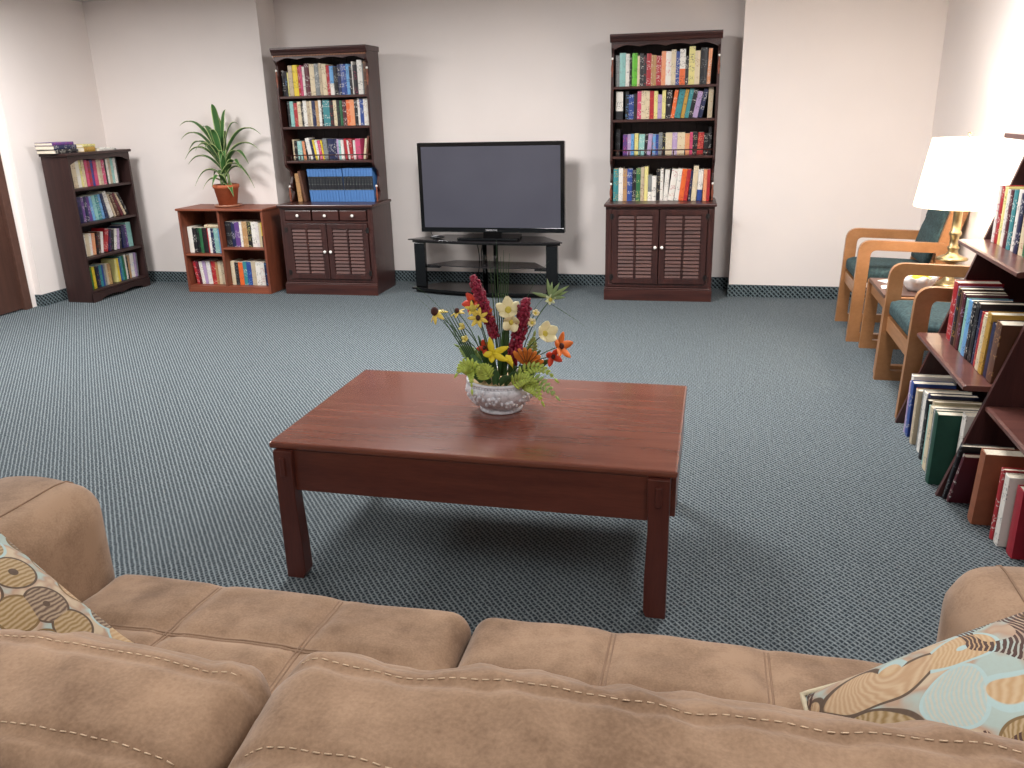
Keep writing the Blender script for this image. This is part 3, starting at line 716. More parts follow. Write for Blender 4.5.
for x in (.035, -.06):
    bm = BM(); tube(bm, [(x, .12, .0445), (x, .12, .4015)], .019, 14)
    obj('support_column', bm, M_gloss, t)
ob = thing('television', 'large black flat screen television standing on the glass stand', 'television', (TX, TY, .4345))
hw = .585
bm = BM(); box(bm, -hw, hw, 0, .05, .045, .735); box(bm, -.42, .42, .05, .085, .12, .62); obj('housing', bm, M_gloss, ob, .006)
bm = BM()
for b in ((-hw+.001, hw-.001, -.006, -.0005, .046, .083), (-hw+.001, hw-.001, -.006, -.0005, .705, .734), (-hw+.001, -hw+.03, -.006, -.0005, .083, .705), (hw-.03, hw-.001, -.006, -.0005, .083, .705)): box(bm, *b)
obj('bezel', bm, M_gloss, ob, .002)
bx('screen', (-hw+.03, hw-.03, -.003, -.0008, .083, .705), M_screen, ob, 0)
bx('stand_neck', (-.075, .075, .012, .04, .02, .06), M_gloss, ob, .003)
bm = BM(); prism(bm, [(-.25, -.13), (-.235, -.15), (.235, -.15), (.25, -.13), (.22, .11), (-.22, .11)], 'z', .0005, .02); obj('stand_base', bm, M_gloss, ob, .004)
cu = bpy.data.curves.new('logo_lettering', 'FONT'); cu.body = 'SAMSUNG'; cu.size = .019; cu.extrude = .0004; cu.align_x = 'CENTER'; cu.space_character = 1.15
tmp = bpy.data.objects.new('logo_lettering', cu); me = bpy.data.meshes.new_from_object(tmp); bpy.data.objects.remove(tmp)
lo = bpy.data.objects.new('logo_lettering', me); COL.objects.link(lo); me.materials.append(plain('silver_print', (200, 200, 204), .4)); lo.parent = ob
lo.location = (0, -.0068, .057); lo.rotation_euler = (PI/2, 0, 0)
t = thing('remote_control', 'small rounded black and silver remote lying left on the television stand', 'remote control', (-2.13, 6.30, .4345), .5)
bm = BM(); sphere(bm, (0, 0, .014), .05, (1.25, .7, .27)); obj('body', bm, M_black, t)
bm = BM(); sphere(bm, (-.01, 0, .019), .035, (1.2, .6, .3)); obj('button_pad', bm, plain('silver_plastic', (170, 170, 172), .35), t)
bm = BM()
tube(bm, bez((-1.80, 6.60, .44), (-1.92, 6.60, .25), (-1.78, 6.60, .01), 14), .004); tube(bm, bez((-1.92, 6.60, .44), (-1.82, 6.60, .2), (-1.93, 6.60, .01), 14), .004)
tag(obj('power_cable', bm, M_black), 'black cables crossing behind the middle of the television stand', 'cable')
bm = BM(); tube(bm, bez((-2.22, 6.435, .56), (-2.25, 6.44, .47), (-2.17, 6.34, .4395), 12), .0025); tag(obj('signal_cable', bm, M_black), 'thin black cable hanging from the left side of the television', 'cable')

# ------------------------------------------------------------------ coffee table
t = thing('coffee_table', 'rectangular mahogany coffee table in the middle of the carpet', 'coffee table', (-.67, 2.465, 0))
hw, hd, TH = .613, .375, .46
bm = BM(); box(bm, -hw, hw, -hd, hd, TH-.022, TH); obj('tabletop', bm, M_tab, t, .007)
ix, iy = hw-.018, hd+.012
def leg(sx, sy):
    bm = BM(); w1 = .062
    sec = [(0, .056, .046), (.02, .064, .054), (.12, .064, .052), (.28, .058, .050), (.437, .062, .052)]
    prev = None
    for z, wx, wy in sec:
        x0, x1 = ix-wx, ix; y0, y1 = iy-wy, iy
        r = [bm.verts.new((sx*a, sy*b_, z)) for a, b_ in ((x0, y0), (x1, y0), (x1, y1), (x0, y1))]
        if prev:
            for k in range(4): bm.faces.new((prev[k], prev[(k+1) % 4], r[(k+1) % 4], r[k]))
        else: bm.faces.new(r[::-1])
        prev = r
    bm.faces.new(prev); bmesh.ops.recalc_face_normals(bm, faces=bm.faces[:])
    return bm
for sx in (-1, 1):
    for sy in (-1, 1):
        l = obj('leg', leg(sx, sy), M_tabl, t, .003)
        bm = BM(); xc = sx*(ix-.03); ya = sorted((sy*(iy-.004), sy*(iy+.006))); box(bm, xc-.009, xc+.009, ya[0], ya[1], .355, .415); obj('tenon_plug', bm, M_tabl, l, .003)
for sy in (-1, 1):
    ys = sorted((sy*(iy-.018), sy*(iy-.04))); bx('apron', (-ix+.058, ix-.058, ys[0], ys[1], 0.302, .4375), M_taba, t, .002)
for sx in (-1, 1):
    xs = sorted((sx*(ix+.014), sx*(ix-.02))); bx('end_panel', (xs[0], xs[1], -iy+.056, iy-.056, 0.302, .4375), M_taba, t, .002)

# ------------------------------------------------------------------ flower arrangement
FX, FY, FZ = -.652, 2.50, .4602
t = thing('flower_arrangement', 'artificial flower arrangement in an embossed grey white bowl on the coffee table', 'flowers', (FX, FY, FZ))
def Fp(x, z, dy=0):           # measured at depth y = 2.42
    k = (2.5+dy)/2.42
    return Vector((x*k-FX, dy, 1.403+(z-1.403)*k-FZ))
def planter_mat():
    m, nt, b = newmat('relief_glaze')
    v = noisef(nt, coords(nt), 70, 3)
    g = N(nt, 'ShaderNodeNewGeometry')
    f = mth(nt, 'ADD', mth(nt, 'MULTIPLY', v, .45), mth(nt, 'MULTIPLY', g.outputs['Pointiness'], .75))  # blue-grey in the hollows, paler on raised edges, mottled by noise
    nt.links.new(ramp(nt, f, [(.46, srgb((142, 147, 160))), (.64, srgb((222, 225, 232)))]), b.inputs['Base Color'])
    b.inputs['Roughness'].default_value = .35; bump(nt, b, v, .4, .002)
    return m
M_glaze = planter_mat()
bm = BM()
lathe(bm, [(.066, 0), (.07, .002), (.071, .010), (.066, .014), (.078, .024), (.100, .046), (.113, .068), (.116, .082), (.112, .094), (.106, .099), (.111, .103), (.113, .109), (.106, .112), (.100, .106), (.096, .085), (.03, .08)], 48)
bowl = obj('bowl', bm, M_glaze, t)
bm = BM(); rr = random.Random(5)
def wall_r(z): 
    P_ = [(.014, .066), (.024, .078), (.046, .100), (.068, .113), (.082, .116), (.094, .112), (.099, .106)]
    for (z0, r0_), (z1, r1_) in zip(P_, P_[1:]):
        if z <= z1: return r0_+(r1_-r0_)*(z-z0)/(z1-z0)
    return .106
for k in range(12):
    th = 2*PI*k/12; zc = .058+.014*math.sin(th*3.3)
    for q in range(5):
        a = 2*PI*q/5; zz = zc+.0105*math.sin(a); aa = th+.0105*math.cos(a)/.1; r_ = wall_r(zz)
        sphere(bm, (r_*math.cos(aa), r_*math.sin(aa), zz), .0075, (1, 1, 1), 8)
    r_ = wall_r(zc); sphere(bm, (r_*math.cos(th)*1.03, r_*math.sin(th)*1.03, zc), .0045, seg=8)
    for q in range(3):
        zz = zc+rr.uniform(-.026, .026); aa = th+.26+rr.uniform(-.08, .08); r_ = wall_r(zz); sphere(bm, (r_*math.cos(aa), r_*math.sin(aa), zz), .006, (1, 1, 1.5), 8)
obj('embossed_blossoms', bm, M_glaze, bowl)
bm = BM()
for k in range(64):
    a = 2*PI*k/64; sphere(bm, (.109*math.cos(a), .109*math.sin(a), .0985), .0036, seg=6)
obj('beaded_rim', bm, M_glaze, bowl)
bm = BM(); lathe(bm, [(.098, .088), (.098, .094), (.04, .100)], 24)
for k in range(60):
    a = rr.uniform(0, 6.28); r_ = rr.uniform(0, .09); p = Vector((r_*math.cos(a), r_*math.sin(a), .1)); q = p+Vector((rr.uniform(-.03, .03), rr.uniform(-.03, .03), rr.uniform(0, .008)))
    tube(bm, [p, (p+q)/2+Vector((0, 0, .006)), q], .0016, 5)
obj('straw_filling', bm, plain('straw', (198, 172, 130), .9), t)
CORE = Vector((0, 0, .09))
def stemto(par, p, r=.0018, bend=.03, root=None):
    p = Vector(p); ro = root or Vector((p.x*.35, p.y*.3, .09)); mid = (p+ro)/2+Vector((-(p.x)*.25, 0, bend))
    bm = BM(); tube(bm, bez(ro, mid, p, 9), r, 6); return obj('stem', bm, M_green, par)
def petals(bm, c, n, L, wd, tiltdeg, nrm, mi=0, cup=.25, ph=0, wpos=.6):
    c = Vector(c); nrm = Vector(nrm).normalized(); a = nrm.orthogonal().normalized(); b_ = nrm.cross(a)
    for k in range(n):
        th = 2*PI*k/n+ph; d = a*math.cos(th)+b_*math.sin(th); s = nrm.cross(d)
        el = math.radians(tiltdeg); pts = []; ws = []
        for i in range(7):
            q = i/6; pts.append(c+d*L*q*math.cos(el)+nrm*(L*q*math.sin(el)+cup*L*q*q)); ws.append(wd*max(.12, math.sin(PI*min(1, (q*.85+.1)))**(.8 if wpos > .5 else 1.4)))
        strip(bm, pts, ws, s, mi, .08)
VIEW = Vector((.25, -1, .45))
M_yel = plain('yellow_petal', (232, 206, 92), .6, var=.15); M_yel2 = plain('bright_yellow_petal', (236, 214, 48), .55)
M_crm = plain('cream_petal', (240, 230, 186), .6, var=.08); M_org = plain('orange_petal', (226, 116, 40), .6, var=.2); M_redo = plain('red_orange_petal', (214, 70, 44), .6)
M_bur = plain('burgundy_bud', (140, 28, 58), .55, var=.35, nscale=60); M_cen = plain('brown_centre', (72, 38, 34), .8); M_ycen = plain('yellow_centre', (206, 190, 84), .8)
M_fern = plain('fern_yellow_green', (172, 192, 84), .5, var=.25, nscale=40); M_fern2 = plain('pale_fern_green', (150, 176, 100), .5, var=.25, nscale=40); M_dleaf = plain('dark_green_leaf', (60, 96, 54), .45, var=.25)
def daisy(name, p, n, L, wd, mt, cen, nrm=VIEW, tilt=10, cup=.1, cr=.011, ch=1.2):
    bm = BM(); petals(bm, p, n, L, wd, tilt, nrm, cup=cup, ph=random.random()*2); f = obj(name, bm, mt, t)
    bm = BM(); sphere(bm, Vector(p)+Vector(nrm).normalized()*.004, cr, (1, 1, ch), 10); obj('flower_centre', bm, cen, f)
    stemto(f, p); return f
daisy('yellow_daisy', Fp(-.838, .800), 6, .036, .016, M_yel, M_cen, (-.5, -.5, .9), -20, -.3, .013)
daisy('yellow_daisy', Fp(-.698, .786, -.02), 7, .034, .014, M_yel, M_cen, VIEW, 5, .1, .008)
daisy('yellow_daisy', Fp(-.765, .803, .01), 5, .028, .012, M_yel, M_cen, (-.3, -.3, 1), 0, -.2, .009)
daisy('yellow_daisy', Fp(-.715, .815, -.01), 5, .026, .011, M_yel, M_ycen, VIEW, 20)
daisy('yellow_blossom', Fp(-.745, .755, -.02), 4, .020, .014, plain('pale_yellow_petal', (232, 222, 140), .6), M_ycen, (-.5, -.6, .4), 50, 0, .006)
daisy('yellow_blossom', Fp(-.740, .715, -.02), 4, .018, .014, plain('pale_yellow_petal', (232, 222, 140), .6), M_ycen, (-.2, -.8, .4), 50, 0, .006)
# large yellow lily
bm = BM(); c = Fp(-.655, .672, -.05)
for d, L in (((-.15, 0, 1), .055), ((.9, -.1, .45), .062), ((-.75, -.2, -.1), .03), ((.85, -.3, -.25), .06), ((-.05, -.3, -.9), .03)):
    d = Vector(d).normalized(); s = d.cross(Vector((0, -1, .2))).normalized(); strip(bm, [c+d*L*q for q in (0, .2, .4, .6, .8, 1)], [.008, .018, .022, .02, .014, .003], s, 0, .15)
strip(bm, [c+Vector((.045, -.015, -.008)), c+Vector((.062, -.02, -.014)), c+Vector((.072, -.022, -.03))], [.02, .032, .02], (0, .2, 1), 0, .2)
lf = obj('yellow_lily', bm, M_yel2, t); stemto(lf, c, .002)
daisy('cream_blossom', Fp(-.600, .812, -.01), 5, .042, .036, M_crm, M_ycen, (.1, -.7, .6), 25, .25, .011)
daisy('cream_blossom', Fp(-.592, .778, -.03), 4, .036, .034, M_crm, M_ycen, (.2, -.9, -.1), 40, .1, .008)
daisy('cream_blossom', Fp(-.487, .742, -.02), 5, .042, .038, M_crm, M_ycen, (.5, -.6, .4), 35, .2, .009)
daisy('cream_bud', Fp(-.525, .775, -.01), 5, .020, .016, M_crm, M_ycen, (0, -.8, .5), 45, 0, .006)
daisy('cream_bud', Fp(-.515, .805, .01), 5, .016, .014, M_crm, M_ycen, (.3, -.6, .6), 45, 0, .005)
daisy('orange_blossom', Fp(-.437, .705, 0), 5, .046, .026, M_org, M_cen, (.9, -.5, .35), 15, .1, .009)
daisy('orange_blossom', Fp(-.462, .672, -.01), 4, .034, .022, M_redo, M_cen, (.6, -.8, -.1), 15, .1, .007)
daisy('red_blossom', Fp(-.713, .835, .02), 5, .036, .026, M_redo, M_cen, (-.4, -.8, .3), 20, .1, .007)
daisy('red_blossom', Fp(-.680, .690, .0), 4, .028, .018, M_redo, M_cen, (0, -.8, .3), 20, .1, .006)
daisy('orange_bud', Fp(-.668, .800, .01), 3, .024, .010, M_org, M_cen, (.6, -.4, .3), 50, 0, .004)
# folded orange bloom with visible ribs
bm = BM(); c = Fp(-.545, .640, -.04)
for k in range(7):
    a = math.radians(20+k*18); d = Vector((math.cos(a), -.25, math.sin(a))); L = .062
    strip(bm, [c+d*L*q for q in (0, .25, .5, .75, 1)], [.008, .018, .022, .02, .008], d.cross(Vector((0, -1, 0))), 0, .22)
of = obj('orange_bloom', bm, plain('deep_orange_petal', (222, 128, 48), .6, var=.2), t); stemto(of, c, .002)
bm = BM()
for k in range(6):
    a = math.radians(30+k*17); d = Vector((math.cos(a), -.25, math.sin(a))); tube(bm, [c+d*.012+Vector((0, -.006, 0)), c+d*.058+Vector((0, -.008, 0))], .0009, 5)
obj('petal_veins', bm, M_cen, of)
def spike(p0, p1, r, name='burgundy_flower_spike'):
    p0, p1 = Vector(p0), Vector(p1); bm = BM(); rs = random.Random(11); ax = (p1-p0).normalized(); a = ax.orthogonal().normalized(); b_ = ax.cross(a); L = (p1-p0).length; n = int(L/.0065)
    for i in range(n):
        q = i/n; rad = r*(.75+.5*math.sin(PI*min(1, q*.75+.1)))*(1 if q < .85 else (1-q)/.15*.6+.4)
        for k in range(9):
            th = 2*PI*k/9+rs.uniform(0, .7)+i*.35; rr_ = rad*rs.uniform(.7, 1.15); c = p0+ax*L*q+(a*math.cos(th)+b_*math.sin(th))*rr_
            sphere(bm, c+Vector((0, 0, rs.uniform(-.003, .003))), rs.uniform(.0036, .0056), (1, 1, 1.2), 6)
    tube(bm, [p0, p1-ax*.006], r*.6, 8)
    s = obj(name, bm, M_bur, t); stemto(s, p0, .002, 0)
spike(Fp(-.645, .728, .01), Fp(-.712, .922, .02), .0135); spike(Fp(-.592, .645, -.02), Fp(-.540, .856, -.01), .0165)
# grass and long blades
def blades(name, lst, mt=M_green, wd=.005):
    bm = BM()
    for a, b_, c in lst: 
        P_ = bez(a, b_, c, 10); strip(bm, P_, [wd*(1-.85*(i/10)**2) for i in range(11)], (P_[-1]-P_[0]).cross(Vector((0, -1, .2))), 0, .15)
    return obj(name, bm, mt, t)
root = Vector((0, .01, .09))
blades('grass_tuft', [(Fp(-.62+dx*.3, .60, .02), Fp(-.625+dx*.6, .80, .03), Fp(-.62+dx, z_, .05)) for dx, z_ in ((-.035, .97), (-.022, .95), (-.012, 1.03), (0, .98), (.010, 1.0), (.018, .96), (.028, .99))], M_green, .0045)
blades('long_blades', [(Fp(-.70+k*.004, .58, -.02), Fp(-.755+k*.006, .70, 0), Fp(-.83+k*.010, .80+k*.004, 0)) for k in range(6)], M_green, .006)
blades('wispy_grass', [(Fp(-.75, .70, 0), Fp(-.83, .79, 0), Fp(-.90, .85, .02)), (Fp(-.56, .75, .02), Fp(-.50, .87, .03), Fp(-.40, .93, .05)), (Fp(-.56, .80, .02), Fp(-.53, .90, .03), Fp(-.47, .97, .05)), (Fp(-.47, .84, .0), Fp(-.40, .80, 0), Fp(-.36, .77, 0)), (Fp(-.76, .70, 0), Fp(-.80, .83, 0), Fp(-.93, .90, 0))], M_green, .0015)
# pale bud cluster with pointed leaves
daisy('white_bud_cluster', Fp(-.468, .850, .01), 6, .020, .010, plain('pale_green_petal', (214, 222, 180), .6), M_ycen, VIEW, 30, 0, .006)
c = Fp(-.468, .858, .01)
bm = BM()
for d, L in (((-.15, 0, 1), .060), ((.12, 0, 1), .050), ((.75, -.1, .5), .075), ((.9, -.1, .05), .05), ((-.9, -.1, .25), .06), ((.5, .1, .8), .055), ((.95, 0, .35), .06)):
    d = Vector(d).normalized(); s = d.cross(Vector((0, -1, .1))); strip(bm, [c+d*L*q for q in (0, .25, .5, .75, 1)], [.004, .010, .012, .008, .001], s, 0, .15)
obj('pointed_leaves', bm, plain('pale_leaf', (140, 164, 112), .5, var=.2), t)
def fern(name, p0, p1, sag, mt, wd=.026, n=9, side=None):
    p0, p1 = Vector(p0), Vector(p1); mid = (p0+p1)/2+Vector((0, 0, sag)); P_ = bez(p0, mid, p1, n); bm = BM()
    tube(bm, P_, .0012, 5)
    for i in range(1, n+1):
        d = (P_[i]-P_[i-1]).normalized(); s = Vector(side).normalized() if side else d.cross(Vector((0, -1, .5))).normalized()
        for sg in (-1, 1):
            L = wd*1.2*(1-.75*(i/n)**2.2); e = (s*sg+d*.45).normalized(); q = P_[i-1]
            strip(bm, [q, q+e*L*.35, q+e*L*.7, q+e*L], [.005, .013, .012, .003], d, 0, .1)
    strip(bm, [P_[-1], P_[-1]+d*.01, P_[-1]+d*.02], [.008, .008, .001], s, 0)
    return obj(name, bm, mt, t)
fern('fern_leaf', Fp(-.715, .605, -.07), Fp(-.775, .600, -.09), .05, M_fern, .028)
fern('fern_leaf', Fp(-.730, .610, -.06), Fp(-.728, .548, -.11), .03, M_fern, .014, 7)
fern('fern_leaf', Fp(-.670, .590, -.08), Fp(-.700, .630, -.09), .01, M_fern, .030, 7)
fern('fern_leaf', Fp(-.570, .580, -.06), Fp(-.452, .540, -.10), .05, M_fern2, .030, 10)
fern('fern_leaf', Fp(-.555, .585, -.08), Fp(-.498, .520, -.12), .03, M_fern, .026, 9)
fern('fern_leaf', Fp(-.565, .610, -.06), Fp(-.455, .598, -.07), .06, M_fern, .020, 9)
fern('fern_leaf', Fp(-.590, .575, -.09), Fp(-.530, .590, -.12), .02, M_fern, .024, 7)
fern('fern_leaf', Fp(-.700, .640, .0), Fp(-.765, .690, .01), .01, M_fern2, .028, 8)
fern('fern_leaf', Fp(-.535, .650, .0), Fp(-.520, .735, .02), .01, M_fern2, .022, 8)
bm = BM()
for a, b_, wd in ((Fp(-.66, .56, -.05), Fp(-.725, .665, -.02), .03), (Fp(-.64, .56, -.06), Fp(-.600, .600, -.10), .022), (Fp(-.62, .56, -.05), Fp(-.575, .615, -.09), .02), (Fp(-.65, .55, -.06), Fp(-.645, .62, -.08), .024), (Fp(-.60, .56, 0), Fp(-.47, .66, .02), .03), (Fp(-.67, .55, -.03), Fp(-.755, .63, -.03), .026), (Fp(-.64, .56, 0), Fp(-.615, .76, 0), .012), (Fp(-.62, .56, 0), Fp(-.600, .77, 0), .014), (Fp(-.60, .56, 0), Fp(-.50, .69, -.01), .02), (Fp(-.66, .56, .02), Fp(-.70, .73, .02), .014), (Fp(-.66, .56, .04), Fp(-.66, .70, .05), .03), (Fp(-.6, .56, .04), Fp(-.58, .70, .05), .03)):
    P_ = bez(a, (a+b_)/2+Vector((0, 0, .02)), b_, 7); strip(bm, P_, [wd*max(.15, math.sin(PI*(i+.7)/8.5)) for i in range(8)], (b_-a).cross(Vector((.2, -1, .3))), 0, .12)
obj('green_leaves', bm, M_dleaf, t)

# ------------------------------------------------------------------ armchairs, end table, lamp
def rounded(pts, rads, n=6):
    out = []; m_ = len(pts)
    for i, p in enumerate(pts):
        r = rads[i]
        if r <= 0: out.append(p); continue
        a = Vector(pts[i-1])-Vector(p); b_ = Vector(pts[(i+1) % m_])-Vector(p); a.normalize(); b_.normalize(); p_ = Vector(p)
        for k in range(n+1):
            q = k/n; A_ = p_+a*r*(1-q); B_ = p_+b_*r*q; out.append(tuple(A_*(1-q)+B_*q))
    return out
def armchair(label, y0, W=.55, x0=.835):
    t = thing('armchair', label, 'chair', (x0, y0, 0), 0, 'oak armchairs along the right wall'); T = .034
    for s in (0, 1):
        ya = s*(W-T)
        bm = BM()
        outer = rounded([(0, 0), (0.018, .622), (.50, .606), (.53, .0)], [0, .075, .03, 0]); inner = rounded([(.072, .052), (.086, .562), (.44, .55), (.47, .052)], [.01, .035, .01, .01])
        vo = [bm.verts.new((x, ya, z)) for x, z in outer]; vi = [bm.verts.new((x, ya, z)) for x, z in inner]
        for L in (vo, vi):
            for i in range(len(L)): bm.edges.new((L[i], L[(i+1) % len(L)]))
        g = bmesh.ops.triangle_fill(bm, use_beauty=True, edges=bm.edges[:], normal=(0, -1, 0))
        ex = bmesh.ops.extrude_face_region(bm, geom=bm.faces[:]); vs = [v for v in ex['geom'] if isinstance(v, bmesh.types.BMVert)]
        bmesh.ops.translate(bm, verts=vs, vec=(0, T, 0)); bmesh.ops.recalc_face_normals(bm, faces=bm.faces[:])
        obj('side_frame', bm, M_oak, t, .006)
        yb = ya+(T+.001 if s == 0 else -.026-.001)
        bm = BM(); prism(bm, rounded([(.375, .27), (.45, .25), (.592, .79), (.575, .862), (.515, .862)], [.01, .01, .03, .03, .02]), 'y', yb, yb+.026); obj('back_post', bm, M_oak, t, .004)
    a, b_ = T+.001, W-T-.001
    bm = BM(); box(bm, .03, .055, a, b_, .27, .345); obj('front_rail', bm, M_oak2, t, .003)
    bm = BM(); box(bm, .44, .462, a+.03, b_-.03, .27, .335); obj('rear_rail', bm, M_oak2, t, .003)
    for z in (.075, .17): bx('stretcher', (.49, .512, a, b_, z, z+.04), M_oak2, t, .003)
    # seat pad with a swelling top
    def pad(nm, sx, sy, sz, M, swell=.02, seamrow=None):
        bm = BM(); nx, ny, nz = 12, 16, 4
        g = bmesh.ops.create_cube(bm, size=2); bmesh.ops.subdivide_edges(bm, edges=bm.edges[:], cuts=11, use_grid_fill=True)
        for v in bm.verts:
            u, v_, w_ = v.co; h = (sx/2, sy/2, sz/2); r = min(.03, sz*.42)
            p = Vector((u*h[0], v_*h[1], w_*h[2])); q = Vector([max(-h[i]+r, min(h[i]-r, p[i])) for i in range(3)]); d = p-q
            if d.length > 1e-6: p = q+d.normalized()*r
            if w_ > 0: p.z += swell*(1-u**4)*(1-v_**4)*w_
            if seamrow is not None and w_ > .3: p.z -= .020*(1-v_**8)*math.exp(-((p.x-seamrow)/.009)**2)
            v.co = p
        bmesh.ops.transform(bm, matrix=M, verts=bm.verts[:]); return obj(nm, bm, M_teal, t, smooth=True)
    Mx = Matrix.Translation((.252, W/2, .39)) @ Matrix.Rotation(math.radians(2), 4, 'Y')
    pad('seat_cushion', .455, W-2*T-.004, .085, Mx, .014)
    Mx = Matrix.Translation((.472, W/2, .645)) @ Matrix.Rotation(math.radians(-75.5), 4, 'Y')
    pad('back_cushion', .40, W-2*T-.062, .05, Mx, .010, seamrow=.03)
    return t
armchair('oak armchair with teal cushions in the far corner, beyond the lamp', 5.235)
armchair('oak armchair with teal cushions between the end table and sloping shelves', 3.885, .625, .872)
t = thing('end_table', 'small oak end table with dark laminate top between the two armchairs', 'end table', (.89, 4.585, 0)); Wt = .545
for s in (0, 1):
    ya = s*(Wt-.034); bm = BM()
    outer = rounded([(0, 0), (.012, .418), (.515, .418), (.527, 0)], [0, .02, .02, 0]); inner = [(.068, .05), (.078, .36), (.45, .36), (.46, .05)]
    vo = [bm.verts.new((x, ya, z)) for x, z in outer]; vi = [bm.verts.new((x, ya, z)) for x, z in inner]
    for L in (vo, vi):
        for i in range(len(L)): bm.edges.new((L[i], L[(i+1) % len(L)]))
    bmesh.ops.triangle_fill(bm, use_beauty=True, edges=bm.edges[:], normal=(0, -1, 0))
    ex = bmesh.ops.extrude_face_region(bm, geom=bm.faces[:]); vs = [v for v in ex['geom'] if isinstance(v, bmesh.types.BMVert)]
    bmesh.ops.translate(bm, verts=vs, vec=(0, .034, 0)); bmesh.ops.recalc_face_normals(bm, faces=bm.faces[:]); obj('side_frame', bm, M_oak, t, .005)
bx('front_rail', (.03, .052, .035, Wt-.035, .335, .405), M_oak2, t); bx('rear_rail', (.47, .492, .035, Wt-.035, .335, .405), M_oak2, t)
for z in (.075, .17): bx('stretcher', (.44, .462, .035, Wt-.035, z, z+.04), M_oak2, t)
bx('tabletop', (.012, .515, .036, Wt-.036, .405, .426), M_lam, t, .002)
# lamp
LX, LY, LZ = 1.274, 4.90, .4264
t = thing('table_lamp', 'lit brass table lamp with a wide white shade on the end table', 'lamp', (LX, LY, LZ))
bm = BM(); lathe(bm, [(.070, 0), (.072, .008), (.058, .018), (.040, .032), (.022, .05), (.018, .10), (.022, .125), (.05, .138), (.078, .146), (.080, .154), (.062, .162), (.036, .172), (.026, .186), (.024, .20),
               (.030, .206), (.030, .214), (.022, .22), (.022, .27), (.029, .276), (.031, .286), (.029, .296), (.022, .302), (.022, .40), (.026, .404), (.026, .412), (.010, .418), (.008, .46)], 32); obj('base', bm, M_brass, t)
bm = BM(); tube(bm, [(0, 0, .455), (0, 0, .50)], .017, 12); so = obj('socket', bm, M_brass, t)
bm = BM(); tube(bm, [(-.02, 0, .47), (-.05, 0, .47)], .003, 6); obj('switch', bm, M_brass, so)
bm = BM(); tube(bm, [(0, 0, .46), (.05, 0, .52), (.05, 0, .70), (0, 0, .775)], .0018, 6); tube(bm, [(0, 0, .46), (-.05, 0, .52), (-.05, 0, .70), (0, 0, .775)], .0018, 6); sphere(bm, (0, 0, .80), .009); tube(bm, [(0, 0, .77), (0, 0, .80)], .004)
obj('harp', bm, M_brass, t)
def shade_mat():
    m, nt, b = newmat('lamp_shade_fabric'); out = nt.nodes['Material Output']
    tr = N(nt, 'ShaderNodeBsdfTranslucent'); tr.inputs[0].default_value = (1, .93, .82, 1)
    df = N(nt, 'ShaderNodeBsdfDiffuse'); df.inputs[0].default_value = (.9, .86, .8, 1)
    em = N(nt, 'ShaderNodeEmission'); em.inputs[0].default_value = (1, .90, .74, 1); em.inputs[1].default_value = .9
    mx = N(nt, 'ShaderNodeMixShader'); mx.inputs[0].default_value = .55; nt.links.new(df.outputs[0], mx.inputs[1]); nt.links.new(tr.outputs[0], mx.inputs[2])
    ad = N(nt, 'ShaderNodeAddShader'); nt.links.new(mx.outputs[0], ad.inputs[0]); nt.links.new(em.outputs[0], ad.inputs[1])
    nt.links.new(ad.outputs[0], out.inputs[0]); return m
bm = BM(); lathe(bm, [(.222, .43), (.224, .435), (.172, .775), (.170, .78), (.168, .775), (.220, .435), (.218, .43), (.222, .43)], 48, cap=False); obj('lamp_shade', bm, shade_mat(), t)
bm = BM()
for k in range(3):
    a = 2*PI*k/3; tube(bm, [(0, 0, .775), (.168*math.cos(a), .168*math.sin(a), .774)], .0015, 5)
obj('shade_spider', bm, M_brass, t)
def bulb_mat():
    m, nt, b = newmat('lit_bulb'); b.inputs['Base Color'].default_value = (1, 1, 1, 1); b.inputs['Emission Color'].default_value = (1, .86, .62, 1); b.inputs['Emission Strength'].default_value = 8; return m
bm = BM(); sphere(bm, (0, 0, .555), .03, (1, 1, 1.25), 16); obj('bulb', bm, bulb_mat(), t)
pl = bpy.data.lights.new('lamp_bulb_light', 'POINT'); pl.energy = 11; pl.color = (1, .90, .78); pl.shadow_soft_size = .035
po = bpy.data.objects.new('lamp_bulb_light', pl); COL.objects.link(po); po.location = (LX, LY, LZ+.63)
# ruffled bowl, napkin
t = thing('ruffled_bowl', 'white ruffled paper bowl holding yellow sweets on the end table', 'bowl', (1.09, 4.765, .4264))
bm = BM(); n = 48; rings = []
for (r, z) in ((.045, 0), (.062, .02), (.080, .05), (.098, .085), (.094, .084), (.076, .05), (.058, .022), (.02, .008)):
    amp = max(0, z-.02)*.16
    rings.append([bm.verts.new(((r+amp*math.sin(k*2*PI/n*8))*math.cos(2*PI*k/n), (r+amp*math.sin(k*2*PI/n*8))*math.sin(2*PI*k/n), z+amp*.8*math.sin(k*2*PI/n*8+1))) for k in range(n)])
for a, b_ in zip(rings, rings[1:]):
    for k in range(n): bm.faces.new((a[k], a[(k+1) % n], b_[(k+1) % n], b_[k])).smooth = True
bm.faces.new(rings[0][::-1]); bm.faces.new(rings[-1]); obj('bowl', bm, M_white, t)
M_ys = plain('yellow_wrapper', (236, 208, 40), .4, var=.2); bm = BM(); rr = random.Random(9)
for k in range(34):
    a = rr.uniform(0, 6.28); r_ = .068*math.sqrt(rr.random()); sphere(bm, (r_*math.cos(a), r_*math.sin(a), .062+rr.uniform(0, .018)), .017, (1, .8, .6), 8)
tag(obj('sweets', bm, M_ys, t), kind='stuff')
bm = BM(); pts = [(-.05, -.03), (.03, -.045), (.055, .01), (.01, .04), (-.045, .03)]
g = [bm.verts.new((x, y, .001+.010*abs(math.sin(i*1.7)))) for i, (x, y) in enumerate(pts)]; c0 = bm.verts.new((0, 0, .014))
for i in range(5): bm.faces.new((g[i], g[(i+1) % 5], c0))
